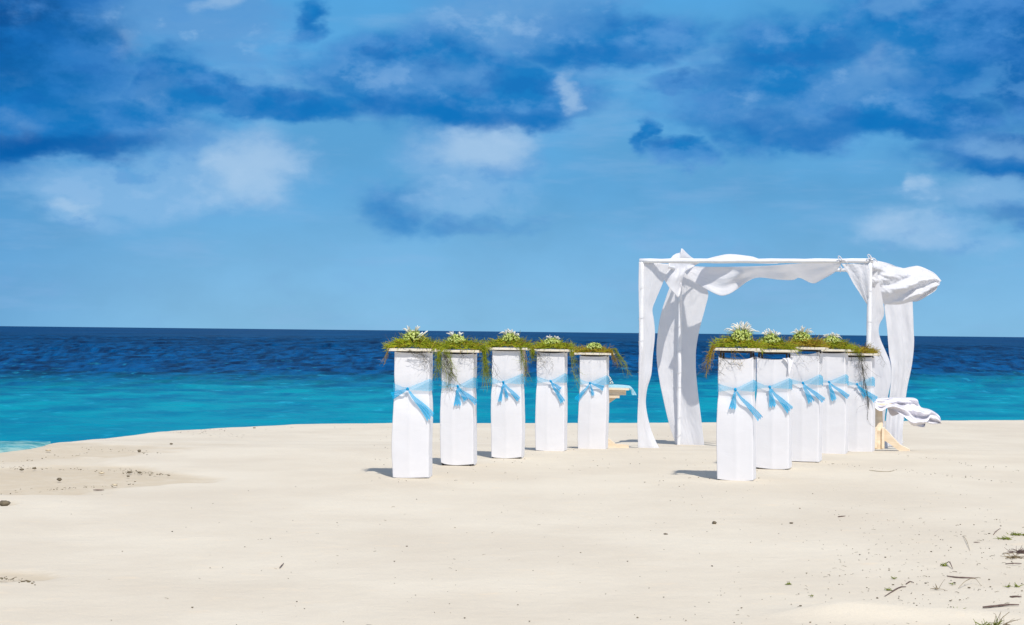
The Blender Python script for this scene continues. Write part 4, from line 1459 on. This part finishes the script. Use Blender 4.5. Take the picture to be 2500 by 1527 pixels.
sprig(2168, 1442, .026, 14, 'green sprout at the left end of the curved twig', 'grass', .015)
sprig(1927, 1428, .024, 12, 'lone green sprout below the third canopy row pedestal', 'grass', .014)
sprig(1983, 1457, .018, 8, 'smallest green sprout on the open sand', 'grass', .01)
sprig(2326, 1428, .02, 8, 'green sprout under the long straight stick', 'grass', .01)
sprig(2488, 1350, .06, 60, 'brown root tangle on the right edge of the sand', 'driftwood', .08, 'root_tangle', .7, cat='root tangle', group='roots on the sand')
sprig(2470, 1362, .07, 30, 'thin dry root strands beside the root tangle', 'dead_grass', .09, 'root_tangle', .7, cat='root tangle', group='roots on the sand')
sprig(2288, 1440, .06, 6, 'three legged dry straw standing on the sand', 'dead_grass', .01, 'dry_straw', .3, cat='straw', group='')


def stone(px, py, r, label, mat='rock', flat=.55, name='stone'):
    q = G(px, py)
    random.seed(int(px * 7 + py))
    r *= 0.72
    mb = MB().blob((0, 0, r * flat * .5), r, 9, 7, .16, (1.15, .9, flat))
    o = mb.build(name, M[mat])
    o.location = q
    tag(o, label, 'stone' if name == 'stone' else 'coral', 'stones on the sand' if name == 'stone' else 'coral pieces on the damp sand')


stone(1744, 1279, .021, 'round dark stone alone on the sand below the canopy curtains', flat=.8)
stone(145, 1173, .026, 'roundish brown stone in the middle of the damp patch', flat=.8)
stone(316, 1155, .028, 'larger black stone at the tip of the damp patch')
stone(341, 1155, .022, 'smaller black stone right of the black stone at the damp tip')
stone(313, 1164, .018, 'little black stone below the pair at the damp tip')
stone(84, 1145, .024, 'dark stone on the upper edge of the damp patch')
stone(53, 1148, .026, 'wide dark stone near the left edge on the damp rim')
stone(10, 1233, .055, 'brown mound of stone at the far left edge')
stone(340, 1103, .026, 'grey brown stone on the upper damp strip', flat=.8)
stone(418, 1085, .024, 'dark stone on the pale strip under the waterline')
stone(621, 1046, .028, 'dark lump at the waterline left of the pedestals')
stone(1625, 1305, .018, 'flat dark fragment below the front canopy curtain', flat=.4)
stone(1932, 1278, .018, 'flat black fragment on the sand under the second canopy row pedestal', flat=.4)
stone(118, 1101, .036, 'pale yellow coral lump near the waterline', 'coral', .4, 'coral')
stone(248, 1156, .034, 'pale branching coral in the damp patch', 'coral', .35, 'coral')
stone(280, 1185, .030, 'orange tinted coral below the damp patch', 'coral', .35, 'coral')

# countless specks and litter: one object
random.seed(55)
mb = MB()


def speck(px, py, r, kind=0):
    q = G(px, py)
    r *= 0.8
    if kind == 0:
        mb.blob((q.x, q.y, q.z + r * .3), r, 5, 3, .3, (1.3, .9, .55))
    else:
        a_ = random.uniform(0, 3.14)
        L_ = r * random.uniform(3, 7)
        d = Vector((math.cos(a_), math.sin(a_) * .8, 0)) * L_
        m1 = q + d * .5 + Vector((random.gauss(0, L_ * .12), random.gauss(0, L_ * .12), L_ * .12))
        mb.tube([q, m1, q + d + Vector((0, 0, .002))], r * .30, r * .18, 3)


for _ in range(620):
    # more litter toward the right foreground, some along the damp edges
    px_ = 2500 * random.random() ** 0.55
    py_ = random.uniform(1180, 1545)
    if px_ < 1900 and random.random() < 0.62 - px_ / 5000:
        continue
    speck(px_, py_, random.choice((.003, .003, .004, .004, .005, .0065)) * random.uniform(.6, 1.1), random.choice((0, 0, 0, 1)))
for _ in range(300):
    px_ = random.uniform(1950, 2520)
    py_ = random.uniform(1260, 1545)
    if px_ - 1950 < (1420 - py_) * 1.2:
        continue
    speck(px_, py_, random.choice((.003, .004, .005, .007)) * random.uniform(.7, 1.2), random.choice((0, 1, 1)))
for (x0, y0, x1, y1, n_) in ((0, 1142, 320, 1150, 60), (300, 1152, 420, 1160, 70), (0, 1205, 330, 1180, 50), (200, 1095, 400, 1108, 36), (330, 1050, 600, 1066, 60), (400, 1048, 560, 1050, 30), (0, 1130, 220, 1108, 20),
                          (0, 1412, 90, 1424, 34), (600, 1042, 1000, 1048, 20), (2000, 1130, 2480, 1180, 60), (900, 1060, 1900, 1180, 150), (2180, 1110, 2490, 1150, 30)):
    for _ in range(n_):
        t = random.random()
        speck(x0 + (x1 - x0) * t, y0 + (y1 - y0) * t + random.gauss(0, 2.5) if n_ < 150 else random.uniform(y0, y1), random.uniform(.003, .009) if x0 < 700 else random.uniform(.003, .007), random.choice((0, 0, 1)))
lit = mb.build('beach_litter', M['leaf_litter'], None, False)
tag(lit, 'tiny dark bits of wrack and leaf litter scattered over the sand', 'litter', kind='stuff')
